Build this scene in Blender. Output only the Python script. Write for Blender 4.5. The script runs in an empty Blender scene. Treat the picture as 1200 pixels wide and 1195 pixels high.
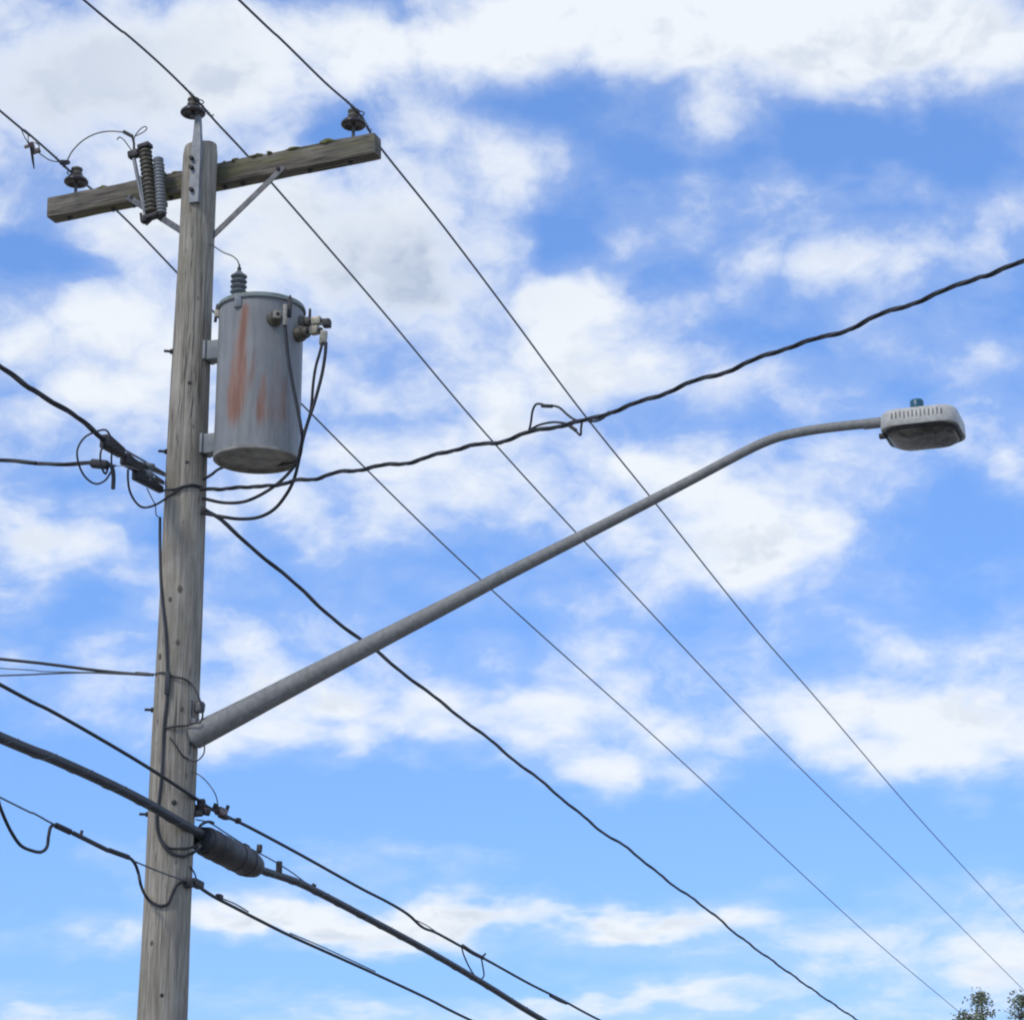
import bpy, bmesh, math, random
from mathutils import Vector, Matrix, noise

random.seed(7)
scene = bpy.context.scene
COL = scene.collection

# ------------------------------------------------------------------ camera
PITCH, FPX, CAMZ = math.radians(16.5), 2586.0, 2.5      # focal length in pixels of a 1200 px wide frame
cam_data = bpy.data.cameras.new('camera')
cam_data.sensor_fit = 'HORIZONTAL'
cam_data.sensor_width = 36.0
cam_data.lens = 36.0 * FPX / 1200.0
cam_data.clip_start = 0.1
cam_data.clip_end = 8000
cam = bpy.data.objects.new('camera', cam_data)
COL.objects.link(cam)
cam.location = (0, 0, CAMZ)
cam.rotation_euler = (math.pi / 2 + PITCH, 0, 0)
scene.camera = cam

# ------------------------------------------------------------------ render / exposure
scene.render.engine = 'CYCLES'
scene.cycles.use_denoising = True
scene.cycles.use_adaptive_sampling = True
scene.cycles.adaptive_threshold = .015
scene.cycles.adaptive_min_samples = 10
scene.cycles.max_bounces = 4
scene.cycles.diffuse_bounces = 3
scene.cycles.filter_width = 2.1
vs = scene.view_settings
vs.view_transform = 'Standard'
vs.look = 'None'
vs.exposure = 0.0
vs.gamma = 1.0
vs.use_curve_mapping = False

# ------------------------------------------------------------------ sun (soft: it stands behind thin cloud)
SUN_EL, SUN_AZ = math.radians(44), math.radians(222)    # azimuth clockwise from +Y
sun_dir = Vector((math.sin(SUN_AZ) * math.cos(SUN_EL), math.cos(SUN_AZ) * math.cos(SUN_EL), math.sin(SUN_EL)))
sun_data = bpy.data.lights.new('sun', 'SUN')
sun_data.energy = 1.5
sun_data.angle = math.radians(11)
sun_data.color = (1.0, 0.94, 0.84)
sun = bpy.data.objects.new('sun', sun_data)
COL.objects.link(sun)
sun.location = (-20, -20, 40)
sun.rotation_euler = (-sun_dir).to_track_quat('-Z', 'Y').to_euler()

# ------------------------------------------------------------------ rays: a picture point, then a distance or a plane, gives a place
CP, SP = math.cos(PITCH), math.sin(PITCH)
CAM = Vector((0, 0, CAMZ))
def ray(x, y):
    u = 597.5 - y
    return Vector((x - 600, FPX * CP - u * SP, FPX * SP + u * CP))
def at(x, y, Y):                                         # at depth Y
    r = ray(x, y)
    return CAM + r * (Y / r.y)
class Plane:                                             # a vertical plane through a point along a direction
    def __init__(s, o, az):
        s.o = Vector(o); s.d = Vector((math.sin(math.radians(az)), math.cos(math.radians(az)), 0))
        s.n = Vector((s.d.y, -s.d.x, 0))
    def __call__(s, x, y):
        r = ray(x, y)
        return CAM + r * ((s.o - CAM).dot(s.n) / r.dot(s.n))
    def moved(s, k):
        return Plane(s.o + s.n * k, math.degrees(math.atan2(s.d.x, s.d.y)))

# ------------------------------------------------------------------ node helpers
def new_mat(name):
    m = bpy.data.materials.new(name); m.use_nodes = True
    nt = m.node_tree
    return m, nt, nt.nodes['Principled BSDF']
def N(nt, t, **kw):
    n = nt.nodes.new(t)
    for k, v in kw.items():
        if k.startswith('i_'):
            n.inputs[int(k[2:])].default_value = v
        else:
            setattr(n, k, v)
    return n
def mth(nt, op, a, b=None, c=None, clamp=False):
    n = nt.nodes.new('ShaderNodeMath'); n.operation = op; n.use_clamp = clamp
    for i, v in enumerate((a, b, c)):
        if v is None: continue
        if isinstance(v, (int, float)): n.inputs[i].default_value = v
        else: nt.links.new(v, n.inputs[i])
    return n.outputs[0]
def vm(nt, op, a, b=None, out=0):
    n = nt.nodes.new('ShaderNodeVectorMath'); n.operation = op
    for i, v in enumerate((a, b)):
        if v is None: continue
        if isinstance(v, (tuple, list, Vector)): n.inputs[i].default_value = v
        elif isinstance(v, (int, float)) and op != 'SCALE': n.inputs[i].default_value = (v, v, v)
        else: nt.links.new(v, n.inputs[i])
    return n.outputs[out]
def smooth(nt, v, a, b):
    n = nt.nodes.new('ShaderNodeMapRange'); n.interpolation_type = 'SMOOTHSTEP'
    nt.links.new(v, n.inputs[0]); n.inputs[1].default_value = a; n.inputs[2].default_value = b
    return n.outputs[0]
def mixc(nt, f, a, b, blend='MIX'):
    n = nt.nodes.new('ShaderNodeMix'); n.data_type = 'RGBA'; n.blend_type = blend
    for i, v in ((0, f), (6, a), (7, b)):
        if isinstance(v, (int, float)): n.inputs[i].default_value = v
        elif isinstance(v, (tuple, list)): n.inputs[i].default_value = (*v, 1) if len(v) == 3 else v
        else: nt.links.new(v, n.inputs[i])
    return n.outputs[2]
def tex_noise(nt, vec, scale, detail=5, rough=.55, dist=0, out=0):
    n = nt.nodes.new('ShaderNodeTexNoise'); n.inputs['Scale'].default_value = scale
    n.inputs['Detail'].default_value = detail; n.inputs['Roughness'].default_value = rough
    n.inputs['Distortion'].default_value = dist
    if vec is not None: nt.links.new(vec, n.inputs['Vector'])
    return n.outputs[out]

# ------------------------------------------------------------------ world: Nishita air with broken cloud
def build_world():
    w = bpy.data.worlds.new('World'); scene.world = w; w.use_nodes = True
    nt = w.node_tree; nt.nodes.clear(); L = nt.links
    out = N(nt, 'ShaderNodeOutputWorld'); bg = N(nt, 'ShaderNodeBackground')
    L.new(bg.outputs[0], out.inputs[0])
    STR = 0.1
    bg.inputs[1].default_value = STR
    sky = N(nt, 'ShaderNodeTexSky', sky_type='NISHITA', sun_disc=False, sun_elevation=SUN_EL, sun_rotation=SUN_AZ,
            altitude=0, air_density=1.0, dust_density=0.25, ozone_density=1.6)
    tc = N(nt, 'ShaderNodeTexCoord'); D = tc.outputs['Generated']
    gm = N(nt, 'ShaderNodeGamma'); L.new(sky.outputs[0], gm.inputs[0]); gm.inputs[1].default_value = .5
    air = vm(nt, 'MULTIPLY', gm.outputs[0], SKY_TINT)
    sx = N(nt, 'ShaderNodeSeparateXYZ'); L.new(D, sx.inputs[0])
    x, y, z = sx.outputs
    # direction with the height stretched towards the horizon, so that low cloud is flatter than high cloud
    zz = mth(nt, 'MULTIPLY', mth(nt, 'POWER', mth(nt, 'MAXIMUM', z, 0.0), .62), 1.55)
    cl = N(nt, 'ShaderNodeCombineXYZ')
    L.new(x, cl.inputs[0]); L.new(y, cl.inputs[1]); L.new(zz, cl.inputs[2])
    cl = cl.outputs[0]
    # tangent coordinates, to place the large cloud banks and the openings
    yy = mth(nt, 'MAXIMUM', y, 0.3)
    uv = N(nt, 'ShaderNodeCombineXYZ')
    L.new(mth(nt, 'DIVIDE', x, yy), uv.inputs[0]); L.new(mth(nt, 'DIVIDE', z, yy), uv.inputs[1])
    uv = uv.outputs[0]
    # soft warp of those coordinates so that bank edges are ragged
    wn = tex_noise(nt, cl, 11.0, 4, .6, 0, 1)
    wv = vm(nt, 'SUBTRACT', wn, (.5, .5, .5))
    uvw = vm(nt, 'ADD', uv, vm(nt, 'MULTIPLY', wv, (.085, .06, 0)))
    def bank(acc, px, py, rx, ry, wgt, src=None):
        r = ray(px, py); c = (r.x / r.y, r.z / r.y, 0)
        q = nt.nodes.new('ShaderNodeVectorMath'); q.operation = 'MULTIPLY_ADD'
        L.new(src or uvw, q.inputs[0]); q.inputs[1].default_value = (FPX / rx, FPX / ry, 0)
        q.inputs[2].default_value = (-c[0] * FPX / rx, -c[1] * FPX / ry, 0)
        d = q.outputs[0]
        g = mth(nt, 'POWER', .36788, vm(nt, 'DOT_PRODUCT', d, d, 1))
        return mth(nt, 'MULTIPLY_ADD', g, wgt, acc)
    s = 0.0
    for b in BANKS: s = bank(s, *b)
    clw = vm(nt, 'ADD', cl, vm(nt, 'MULTIPLY', wv, (.05, .05, .05)))
    n1 = tex_noise(nt, clw, 13.0, 6, .6)
    n2 = tex_noise(nt, clw, 40.0, 4, .62)
    vor = N(nt, 'ShaderNodeTexVoronoi', voronoi_dimensions='3D', feature='F1'); vor.inputs['Scale'].default_value = 30.0
    L.new(clw, vor.inputs['Vector'])
    puff = mth(nt, 'SUBTRACT', .55, vor.outputs['Distance'])
    dens = mth(nt, 'MULTIPLY_ADD', n1, 1.5, mth(nt, 'MULTIPLY_ADD', n2, .7, mth(nt, 'MULTIPLY', puff, PUFF)))
    dens = mth(nt, 'ADD', mth(nt, 'SUBTRACT', dens, BASE), s)
    cover = mth(nt, 'MAXIMUM', mth(nt, 'MULTIPLY', smooth(nt, dens, -.46, .54), .985), mth(nt, 'MULTIPLY', smooth(nt, dens, -.72, .2), .27))
    # cloud brightness: bright rims and faces, grey where the bank is thick
    up_ = vm(nt, 'ADD', clw, (-.004, 0, .016))
    t1 = mth(nt, 'SUBTRACT', tex_noise(nt, up_, 13.0, 4, .6), n1)          # more cloud above: a shaded base
    thick = smooth(nt, dens, .05, .7)
    g = 0.0
    for b in GREYS: g = bank(g, *b)
    shade = mth(nt, 'MULTIPLY', thick, mth(nt, 'ADD', mth(nt, 'MULTIPLY_ADD', smooth(nt, t1, -.02, .12), .45, .04), g), clamp=True)
    ccol = mixc(nt, shade, CLOUD_LIT, CLOUD_GREY)
    ccol = vm(nt, 'MULTIPLY', ccol, 1.0 / STR)
    col = mixc(nt, cover, air, ccol)
    L.new(col, bg.inputs[0])
    w.cycles.sampling_method = 'MANUAL'; w.cycles.sample_map_resolution = 512
PUFF, BASE = .55, 1.18
SKY_TINT = (1.42, 2.35, 4.2)
CLOUD_LIT = (0.90, 0.945, 1.0)
CLOUD_GREY = (0.50, 0.585, 0.74)
BANKS = [   # picture x, y, radii, weight (+ cloud, - open sky)
    (600, 600, 900, 900, -.17),
    (100, 80, 200, 130, .7), (300, 60, 200, 70, .5), (560, 40, 250, 55, .65), (850, 18, 300, 60, 1.0), (1110, 45, 200, 62, 1.0),
    (565, 180, 85, 65, .45), (450, 330, 165, 110, .7), (300, 250, 140, 65, .5), (180, 280, 60, 70, .4), (100, 400, 150, 55, .4),
    (680, 362, 55, 42, .65), (830, 135, 50, 34, .28), (870, 232, 100, 30, .34), (745, 265, 50, 26, .1), (940, 305, 120, 28, .34), (1100, 287, 110, 27, .32), (780, 185, 70, 20, -.35), (930, 130, 40, 20, -.2),
    (700, 445, 120, 42, .4), (880, 440, 90, 36, .3), (1020, 425, 70, 25, .15), (1165, 410, 70, 36, .4),
    (800, 545, 130, 45, .7), (905, 625, 85, 60, .8), (800, 640, 100, 40, .3), (1110, 530, 80, 25, .15),
    (500, 525, 140, 55, .5), (400, 590, 150, 35, .35), (640, 600, 90, 35, .4), (110, 475, 120, 45, .6), (40, 640, 90, 38, .6),
    (950, 845, 170, 50, .65), (1130, 850, 130, 52, .6), (1090, 745, 110, 22, .2), (430, 845, 200, 36, .6), (300, 775, 80, 55, .35), (620, 830, 70, 36, .3), (740, 890, 60, 22, .25),
    (350, 1076, 150, 20, 1.0), (560, 1062, 120, 13, .6), (785, 1066, 105, 17, .8), (1185, 1120, 50, 40, .4), (700, 1165, 160, 11, .45),
    (378, 150, 52, 34, -.95), (700, 150, 75, 50, -.6), (640, 120, 60, 25, -.3), (655, 265, 42, 50, -.8), (980, 165, 110, 40, -.85), (1130, 185, 110, 42, -.9), (1050, 240, 90, 14, -.2),
    (785, 330, 60, 26, -.45), (880, 385, 80, 20, -.3), (1185, 345, 60, 26, -.35), (40, 292, 80, 34, -.9),
    (1125, 630, 105, 85, -.85), (1065, 470, 60, 22, -.3), (170, 625, 50, 22, -.55), (70, 715, 100, 32, -.45), (70, 580, 80, 16, -.3),
    (380, 940, 350, 36, -.95), (740, 970, 200, 48, -.9), (1060, 975, 200, 36, -.8), (50, 900, 100, 60, -.7), (50, 1030, 110, 60, -.95),
    (200, 1150, 250, 28, -.95), (500, 1145, 150, 24, -.85), (620, 1020, 200, 15, -.5), (950, 1050, 100, 26, -.4), (860, 735, 90, 25, -.3), (640, 705, 100, 16, -.15), (340, 660, 120, 20, -.15),
]
GREYS = [(60, 130, 190, 120, .75), (490, 330, 130, 70, .85), (350, 260, 150, 60, .35), (130, 20, 200, 60, .35), (230, 330, 90, 60, .2)]
build_world()

# ------------------------------------------------------------------ mesh helpers
def link(o, parent=None):
    COL.objects.link(o)
    if parent is not None: o.parent = parent
    return o
def tag(o, label=None, cat=None, group=None, kind=None):
    if label: o['label'] = label
    if cat: o['category'] = cat
    if group: o['group'] = group
    if kind: o['kind'] = kind
    return o
def thing(name, loc, label, cat, group=None):
    e = bpy.data.objects.new(name, None); e.empty_display_size = .1
    e.location = loc
    link(e)
    return tag(e, label, cat, group)
class MB:
    """collects shapes in world space; build() links them as one mesh object"""
    def __init__(s): s.v = []; s.f = []
    def add(s, vs, fs):
        k = len(s.v); s.v += [Vector(v) for v in vs]; s.f += [tuple(i + k for i in f) for f in fs]; return s
    def lathe(s, prof, M, n=28, caps=True):
        vs, fs = [], []
        for r, z in prof:
            for i in range(n):
                a = 2 * math.pi * i / n
                vs.append(M @ Vector((r * math.cos(a), r * math.sin(a), z)))
        for j in range(len(prof) - 1):
            for i in range(n):
                i2 = (i + 1) % n
                fs.append((j * n + i, j * n + i2, (j + 1) * n + i2, (j + 1) * n + i))
        if caps:
            if prof[0][0] > 1e-5: fs.append(tuple(range(n))[::-1])
            if prof[-1][0] > 1e-5: fs.append(tuple((len(prof) - 1) * n + i for i in range(n)))
        return s.add(vs, fs)
    def tube(s, pts, rad, n=8):
        m = len(pts); rr = rad if isinstance(rad, (list, tuple)) else [rad] * m
        vs, fs = [], []; prev = None
        for i, p in enumerate(pts):
            t = (pts[min(i + 1, m - 1)] - pts[max(i - 1, 0)]).normalized()
            if prev is None:
                a = Vector((0, 0, 1)) if abs(t.z) < .9 else Vector((1, 0, 0))
                u = t.cross(a).normalized()
            else:
                u = (prev - t * prev.dot(t)).normalized()
            w = t.cross(u); prev = u
            for k in range(n):
                a = 2 * math.pi * k / n
                vs.append(p + (u * math.cos(a) + w * math.sin(a)) * rr[i])
        for j in range(m - 1):
            for k in range(n):
                k2 = (k + 1) % n
                fs.append((j * n + k, j * n + k2, (j + 1) * n + k2, (j + 1) * n + k))
        fs.append(tuple(range(n))[::-1]); fs.append(tuple((m - 1) * n + k for k in range(n)))
        return s.add(vs, fs)
    def box(s, M, size, bevel=.004, seg=2, taper=None):
        bm = bmesh.new(); bmesh.ops.create_cube(bm, size=1)
        for v in bm.verts:
            v.co = Vector((v.co.x * size[0], v.co.y * size[1], v.co.z * size[2]))
            if taper and v.co.z > 0: v.co.x *= taper[0]; v.co.y *= taper[1]
        if bevel: bmesh.ops.bevel(bm, geom=bm.edges[:], offset=bevel, segments=seg, profile=.6, affect='EDGES')
        bm.verts.index_update()
        s.add([M @ v.co for v in bm.verts], [tuple(v.index for v in f.verts) for f in bm.faces])
        bm.free(); return s
    def build(s, name, mat, parent=None, angle=40):
        off = parent_loc(parent)
        me = bpy.data.meshes.new(name)
        me.from_pydata([v - off for v in s.v], [], s.f); me.update()
        me.polygons.foreach_set('use_smooth', [True] * len(me.polygons))
        me.set_sharp_from_angle(angle=math.radians(angle))
        me.materials.append(mat)
        return link(bpy.data.objects.new(name, me), parent)
def parent_loc(p):
    v = Vector((0, 0, 0))
    while p is not None:
        v += p.location; p = p.parent
    return v
def frame(o, zaxis, xhint=None):
    z = Vector(zaxis).normalized()
    h = Vector(xhint) if xhint is not None else (Vector((1, 0, 0)) if abs(z.x) < .8 else Vector((0, 1, 0)))
    x = (h - z * h.dot(z)).normalized(); y = z.cross(x)
    M = Matrix((x, y, z)).transposed().to_4x4(); M.translation = Vector(o)
    return M
def spline(pts, step=6):
    """Catmull-Rom through the points"""
    p = [pts[0] * 2 - pts[1]] + list(pts) + [pts[-1] * 2 - pts[-2]]
    out = []
    for i in range(1, len(p) - 2):
        for k in range(step):
            t = k / step
            a, b, c, d = p[i - 1], p[i], p[i + 1], p[i + 2]
            out.append(.5 * (2 * b + (c - a) * t + (2 * a - 5 * b + 4 * c - d) * t * t + (3 * b - a - 3 * c + d) * t ** 3))
    out.append(pts[-1].copy())
    return out
def extend(pts, length, curve=.003, end=True, n=6):
    """let a span run on beyond the picture along its own plane, sagging as it does"""
    a, b = (pts[-3], pts[-1]) if end else (pts[2], pts[0])
    h = Vector((b.x - a.x, b.y - a.y, 0)); m = (b.z - a.z) / h.length; h.normalize()
    m = max(-.12, min(.12, m))
    new = []
    for i in range(1, n + 1):
        q = length * i / n
        new.append(b + h * q + Vector((0, 0, m * q + curve * q * q)))
    return pts + new if end else new[::-1] + pts
def wire(name, pts, r, mat, label=None, cat='wire', parent=None, step=6, n=8, group=None):
    o = MB().tube(spline(pts, step), r, n).build(name, mat, parent, 70)
    if parent is None: tag(o, label, cat, group)
    return o
def helix(path, r, phase, pitch):
    out = []; s = 0; prev = None
    for i, p in enumerate(path):
        t = (path[min(i + 1, len(path) - 1)] - path[max(i - 1, 0)]).normalized()
        if i: s += (p - path[i - 1]).length
        u = t.cross(Vector((0, 0, 1))).normalized(); w = u.cross(t)
        a = phase + 2 * math.pi * s / pitch
        out.append(p + (u * math.cos(a) + w * math.sin(a)) * r)
    return out
def resample(path, d):
    out = [path[0]]; acc = 0
    for a, b in zip(path, path[1:]):
        L = (b - a).length; q = d - acc
        while q <= L:
            out.append(a.lerp(b, q / L)); q += d
        acc = L - (q - d)
    out.append(path[-1]); return out

# ------------------------------------------------------------------ materials
def plain(name, col, rough=.6, metal=0.0, var=.25, scale=30, bump=.15):
    m, nt, b = new_mat(name)
    tc = N(nt, 'ShaderNodeTexCoord')
    n = tex_noise(nt, tc.outputs['Object'], scale, 6, .6)
    c = mixc(nt, smooth(nt, n, .3, .7), tuple(x * (1 - var) for x in col), tuple(min(1, x * (1 + var)) for x in col))
    nt.links.new(c, b.inputs['Base Color'])
    b.inputs['Roughness'].default_value = rough; b.inputs['Metallic'].default_value = metal
    if bump:
        bp = N(nt, 'ShaderNodeBump'); bp.inputs['Strength'].default_value = bump; bp.inputs['Distance'].default_value = .004
        nt.links.new(n, bp.inputs['Height']); nt.links.new(bp.outputs[0], b.inputs['Normal'])
    return m
def wood(name, axis, light, dark, moss, crack=1.0, mossamt=.5):
    m, nt, b = new_mat(name)
    tc = N(nt, 'ShaderNodeTexCoord'); O = tc.outputs['Object']
    sc = [1, 1, 1]; sc[axis] = .045
    mp = N(nt, 'ShaderNodeMapping'); nt.links.new(O, mp.inputs[0]); mp.inputs['Scale'].default_value = sc
    g1 = tex_noise(nt, mp.outputs[0], 75, 9, .65, .25)
    sc2 = [1, 1, 1]; sc2[axis] = .12
    mp2 = N(nt, 'ShaderNodeMapping'); nt.links.new(O, mp2.inputs[0]); mp2.inputs['Scale'].default_value = sc2
    g2 = tex_noise(nt, mp2.outputs[0], 16, 5, .6)
    big = tex_noise(nt, O, 2.6, 5, .6)
    spk = tex_noise(nt, O, 38, 4, .7)
    f = mth(nt, 'MULTIPLY_ADD', g1, .75, mth(nt, 'MULTIPLY_ADD', g2, .55, mth(nt, 'MULTIPLY', big, .35)))
    c = mixc(nt, smooth(nt, f, .58, 1.08), dark, light)
    # brown and green weathering patches
    c = mixc(nt, mth(nt, 'MULTIPLY', smooth(nt, big, .5, .72), .5), c, mixc(nt, .5, dark, (.16, .115, .08)))
    ms = tex_noise(nt, mp2.outputs[0], 5, 6, .7)
    c = mixc(nt, mth(nt, 'MULTIPLY', smooth(nt, ms, .5, .72), mossamt), c, moss)
    c = mixc(nt, mth(nt, 'MULTIPLY', smooth(nt, spk, .62, .75), .35), c, tuple(x * .5 for x in dark))
    # drying checks along the grain
    sc3 = [1, 1, 1]; sc3[axis] = .02
    mp3 = N(nt, 'ShaderNodeMapping'); nt.links.new(O, mp3.inputs[0]); mp3.inputs['Scale'].default_value = sc3
    k = tex_noise(nt, mp3.outputs[0], 34, 3, .5, .4)
    line = smooth(nt, mth(nt, 'ABSOLUTE', mth(nt, 'SUBTRACT', k, .5)), .0, .02)
    line = mth(nt, 'MAXIMUM', line, smooth(nt, tex_noise(nt, mp2.outputs[0], 4, 2), .54, .44))
    c = mixc(nt, mth(nt, 'MULTIPLY', mth(nt, 'SUBTRACT', 1.0, line), .75 * crack), c, (.018, .016, .014))
    nt.links.new(c, b.inputs['Base Color']); b.inputs['Roughness'].default_value = .9
    b.inputs['Specular IOR Level'].default_value = .2
    bp = N(nt, 'ShaderNodeBump'); bp.inputs['Strength'].default_value = .55; bp.inputs['Distance'].default_value = .008
    nt.links.new(mth(nt, 'MULTIPLY_ADD', line, .6, g1), bp.inputs['Height']); nt.links.new(bp.outputs[0], b.inputs['Normal'])
    return m
M_POLE = wood('weathered_pole_wood', 2, (.52, .465, .375), (.21, .183, .142), (.26, .25, .155), 1.0, .5)
M_ARM = wood('mossy_crossarm_wood', 0, (.31, .275, .215), (.075, .064, .052), (.17, .165, .06), .9, .95)
M_KNOT = plain('wood_knot', (.155, .13, .10), .9, 0, .5, 90, .3)
M_GALV = plain('galvanised_steel', (.27, .275, .275), .55, .35, .22, 18, .1)
M_GALVD = plain('dull_steel', (.135, .135, .135), .6, .35, .3, 25, .1)
M_IRON = plain('dark_iron', (.055, .05, .048), .6, .3, .4, 40, .2)
M_RUBBER = plain('black_sheath', (.022, .023, .026), .55, 0, .3, 20, 0)
M_SHEATH = plain('grey_cable_sheath', (.04, .041, .044), .5, 0, .3, 9, .05)
M_ALU = plain('weathered_aluminium_conductor', (.13, .13, .14), .5, .5, .25, 25, 0)
M_COPPER = plain('tarnished_copper', (.10, .095, .085), .5, .5, .3, 25, 0)
M_BROWN = plain('brown_porcelain', (.045, .033, .027), .28, 0, .35, 20, 0)
M_OLIVE = plain('weathered_brown_porcelain', (.10, .088, .06), .5, 0, .4, 40, .1)
M_GREYP = plain('grey_porcelain', (.17, .18, .185), .4, 0, .25, 25, 0)
M_ARREST = plain('pale_grey_polymer', (.26, .275, .275), .55, 0, .2, 30, 0)
M_CASE = plain('splice_case_plastic', (.045, .038, .033), .55, 0, .45, 14, .2)
M_SKIRT = plain('clamp_brown_metal', (.20, .15, .13), .6, .2, .35, 60, .2)
M_BRASS = plain('pale_terminal', (.36, .33, .25), .5, .4, .3, 60, .1)

def tank_mat():
    m, nt, b = new_mat('rust_streaked_grey_paint')
    tc = N(nt, 'ShaderNodeTexCoord'); O = tc.outputs['Object']
    at_ = N(nt, 'ShaderNodeAttribute', attribute_name='rust')
    big = tex_noise(nt, O, 3.2, 5, .6)
    mp = N(nt, 'ShaderNodeMapping'); nt.links.new(O, mp.inputs[0]); mp.inputs['Scale'].default_value = (1, 1, .1)
    drip = tex_noise(nt, mp.outputs[0], 26, 7, .65)
    fine = tex_noise(nt, O, 60, 5, .7)
    c = mixc(nt, smooth(nt, big, .3, .7), (.235, .235, .225), (.31, .305, .285))
    c = mixc(nt, mth(nt, 'MULTIPLY', smooth(nt, drip, .42, .72), .6), c, (.15, .152, .14))
    c = mixc(nt, mth(nt, 'MULTIPLY', smooth(nt, fine, .58, .75), .3), c, (.33, .34, .34))
    r = mth(nt, 'MULTIPLY', at_.outputs['Fac'], mth(nt, 'MULTIPLY_ADD', drip, 2.0, mth(nt, 'MULTIPLY', fine, .15)))
    r = smooth(nt, r, .22, 1.5)
    c = mixc(nt, mth(nt, 'MULTIPLY', r, .82), c, mixc(nt, smooth(nt, drip, .35, .65), (.36, .16, .09), (.27, .115, .07)))
    nt.links.new(c, b.inputs['Base Color'])
    nt.links.new(mth(nt, 'MULTIPLY_ADD', r, .3, .5), b.inputs['Roughness'])
    bp = N(nt, 'ShaderNodeBump'); bp.inputs['Strength'].default_value = .12; bp.inputs['Distance'].default_value = .004
    nt.links.new(mth(nt, 'MULTIPLY_ADD', r, .5, fine), bp.inputs['Height']); nt.links.new(bp.outputs[0], b.inputs['Normal'])
    return m
M_TANK = tank_mat()
M_TANKP = plain('grey_tank_paint', (.24, .25, .25), .55, 0, .2, 12, .1)
M_BASE = plain('grimy_tank_base', (.31, .285, .24), .75, 0, .35, 9, .2)
M_LID = plain('greened_tank_lid', (.20, .24, .20), .6, 0, .25, 14, .1)
M_LAMPARM = plain('streaked_galvanised_tube', (.26, .255, .235), .65, .1, .16, 30, .15)
M_LAMP = plain('off_white_lamp_paint', (.52, .50, .44), .5, 0, .15, 25, .1)
M_VENT = plain('grey_vent_metal', (.26, .255, .24), .6, 0, .3, 60, 0)  # mid grey of the thin bars set as vent slots
M_CELL = plain('teal_photocell_plastic', (.02, .10, .15), .35, 0, .3, 20, 0)
def lens_mat():
    m, nt, b = new_mat('murky_lamp_glass')
    tc = N(nt, 'ShaderNodeTexCoord')
    n = tex_noise(nt, tc.outputs['Object'], 14, 5, .6, .3)
    c = mixc(nt, smooth(nt, n, .35, .65), (.07, .068, .05), (.22, .19, .15))
    nt.links.new(c, b.inputs['Base Color']); b.inputs['Roughness'].default_value = .22
    return m
M_LENS = lens_mat()

# ------------------------------------------------------------------ the ground and the street (below the picture)
LINE = 19.0                                              # azimuth of the pole line and the street
AZ = Vector((math.sin(math.radians(LINE)), math.cos(math.radians(LINE)), 0))
PERP = Vector((AZ.y, -AZ.x, 0))                           # towards the street
PX, PY = -2.01, 13.0
POLE = Vector((PX, PY, 0))
def sheet(name, mat, z, a, b, s0, s1, thick=None):
    """strip from a to b across the line, s0 to s1 along it"""
    q = [POLE + PERP * a + AZ * s0, POLE + PERP * b + AZ * s0, POLE + PERP * b + AZ * s1, POLE + PERP * a + AZ * s1]
    vs = [Vector((p.x, p.y, z)) for p in q]
    m = MB()
    if thick:
        vs += [Vector((p.x, p.y, z - thick)) for p in q]
        m.add(vs, [(0, 1, 2, 3), (0, 4, 5, 1), (1, 5, 6, 2), (2, 6, 7, 3), (3, 7, 4, 0)])
    else: m.add(vs, [(0, 1, 2, 3)])
    o = m.build(name, mat); tag(o, kind='structure'); return o
def ground_mat(name, a, b, sc):
    m, nt, bs = new_mat(name)
    tc = N(nt, 'ShaderNodeTexCoord')
    n = tex_noise(nt, tc.outputs['Object'], sc, 8, .65); n2 = tex_noise(nt, tc.outputs['Object'], sc * .04, 4, .6)
    nt.links.new(mixc(nt, smooth(nt, mth(nt, 'MULTIPLY_ADD', n2, .5, mth(nt, 'MULTIPLY', n, .5)), .35, .65), a, b), bs.inputs['Base Color'])
    bs.inputs['Roughness'].default_value = .95
    return m
sheet('ground', ground_mat('pale_bounce_gravel', (.24, .22, .185), (.38, .35, .30), 3), 0, -3000, 3000, -3000, 3000)  # unseen gravel, made pale to bounce light up onto the undersides
sheet('road', ground_mat('asphalt', (.10, .10, .098), (.15, .148, .143), 9), .008, 1.4, 11.4, -300, 300)
sheet('kerb', ground_mat('kerb_concrete', (.25, .24, .22), (.36, .35, .33), 12), .13, 1.15, 1.4, -300, 300, .13)

# ------------------------------------------------------------------ utility pole
def zat(x, y, Y=PY): return at(x, y, Y).z
POLE_TOP = zat(235, 172)
PROF = ((-1, .158), (3.3, .140), (4.75, .1335), (6.34, .1285), (7.45, .1185), (8.9, .107), (12, .09))
def prad(z):
    for (z0, r0), (z1, r1) in zip(PROF, PROF[1:]):
        if z <= z1: return r0 + (r1 - r0) * (z - z0) / (z1 - z0)
    return .09
def on_pole(x, y, off=.0):
    """where the sight line meets the pole's skin"""
    r = ray(x, y); z = at(x, y, PY - .12).z
    for _ in range(3):
        R = prad(z) + off
        a = r.x * r.x + r.y * r.y; bq = -2 * (PX * r.x + PY * r.y); c = PX * PX + PY * PY - R * R
        disc = bq * bq - 4 * a * c
        t = (-bq - math.sqrt(disc)) / (2 * a) if disc > 0 else -bq / (2 * a)
        p = CAM + r * t; z = p.z
    return p
pole = thing('utility_pole', (PX, PY, 0), 'weathered grey wooden utility pole with a mossy crossarm and two steel braces', 'utility pole')
m = MB(); NS, NR = 64, 150
vsx, fsx = [], []
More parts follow.
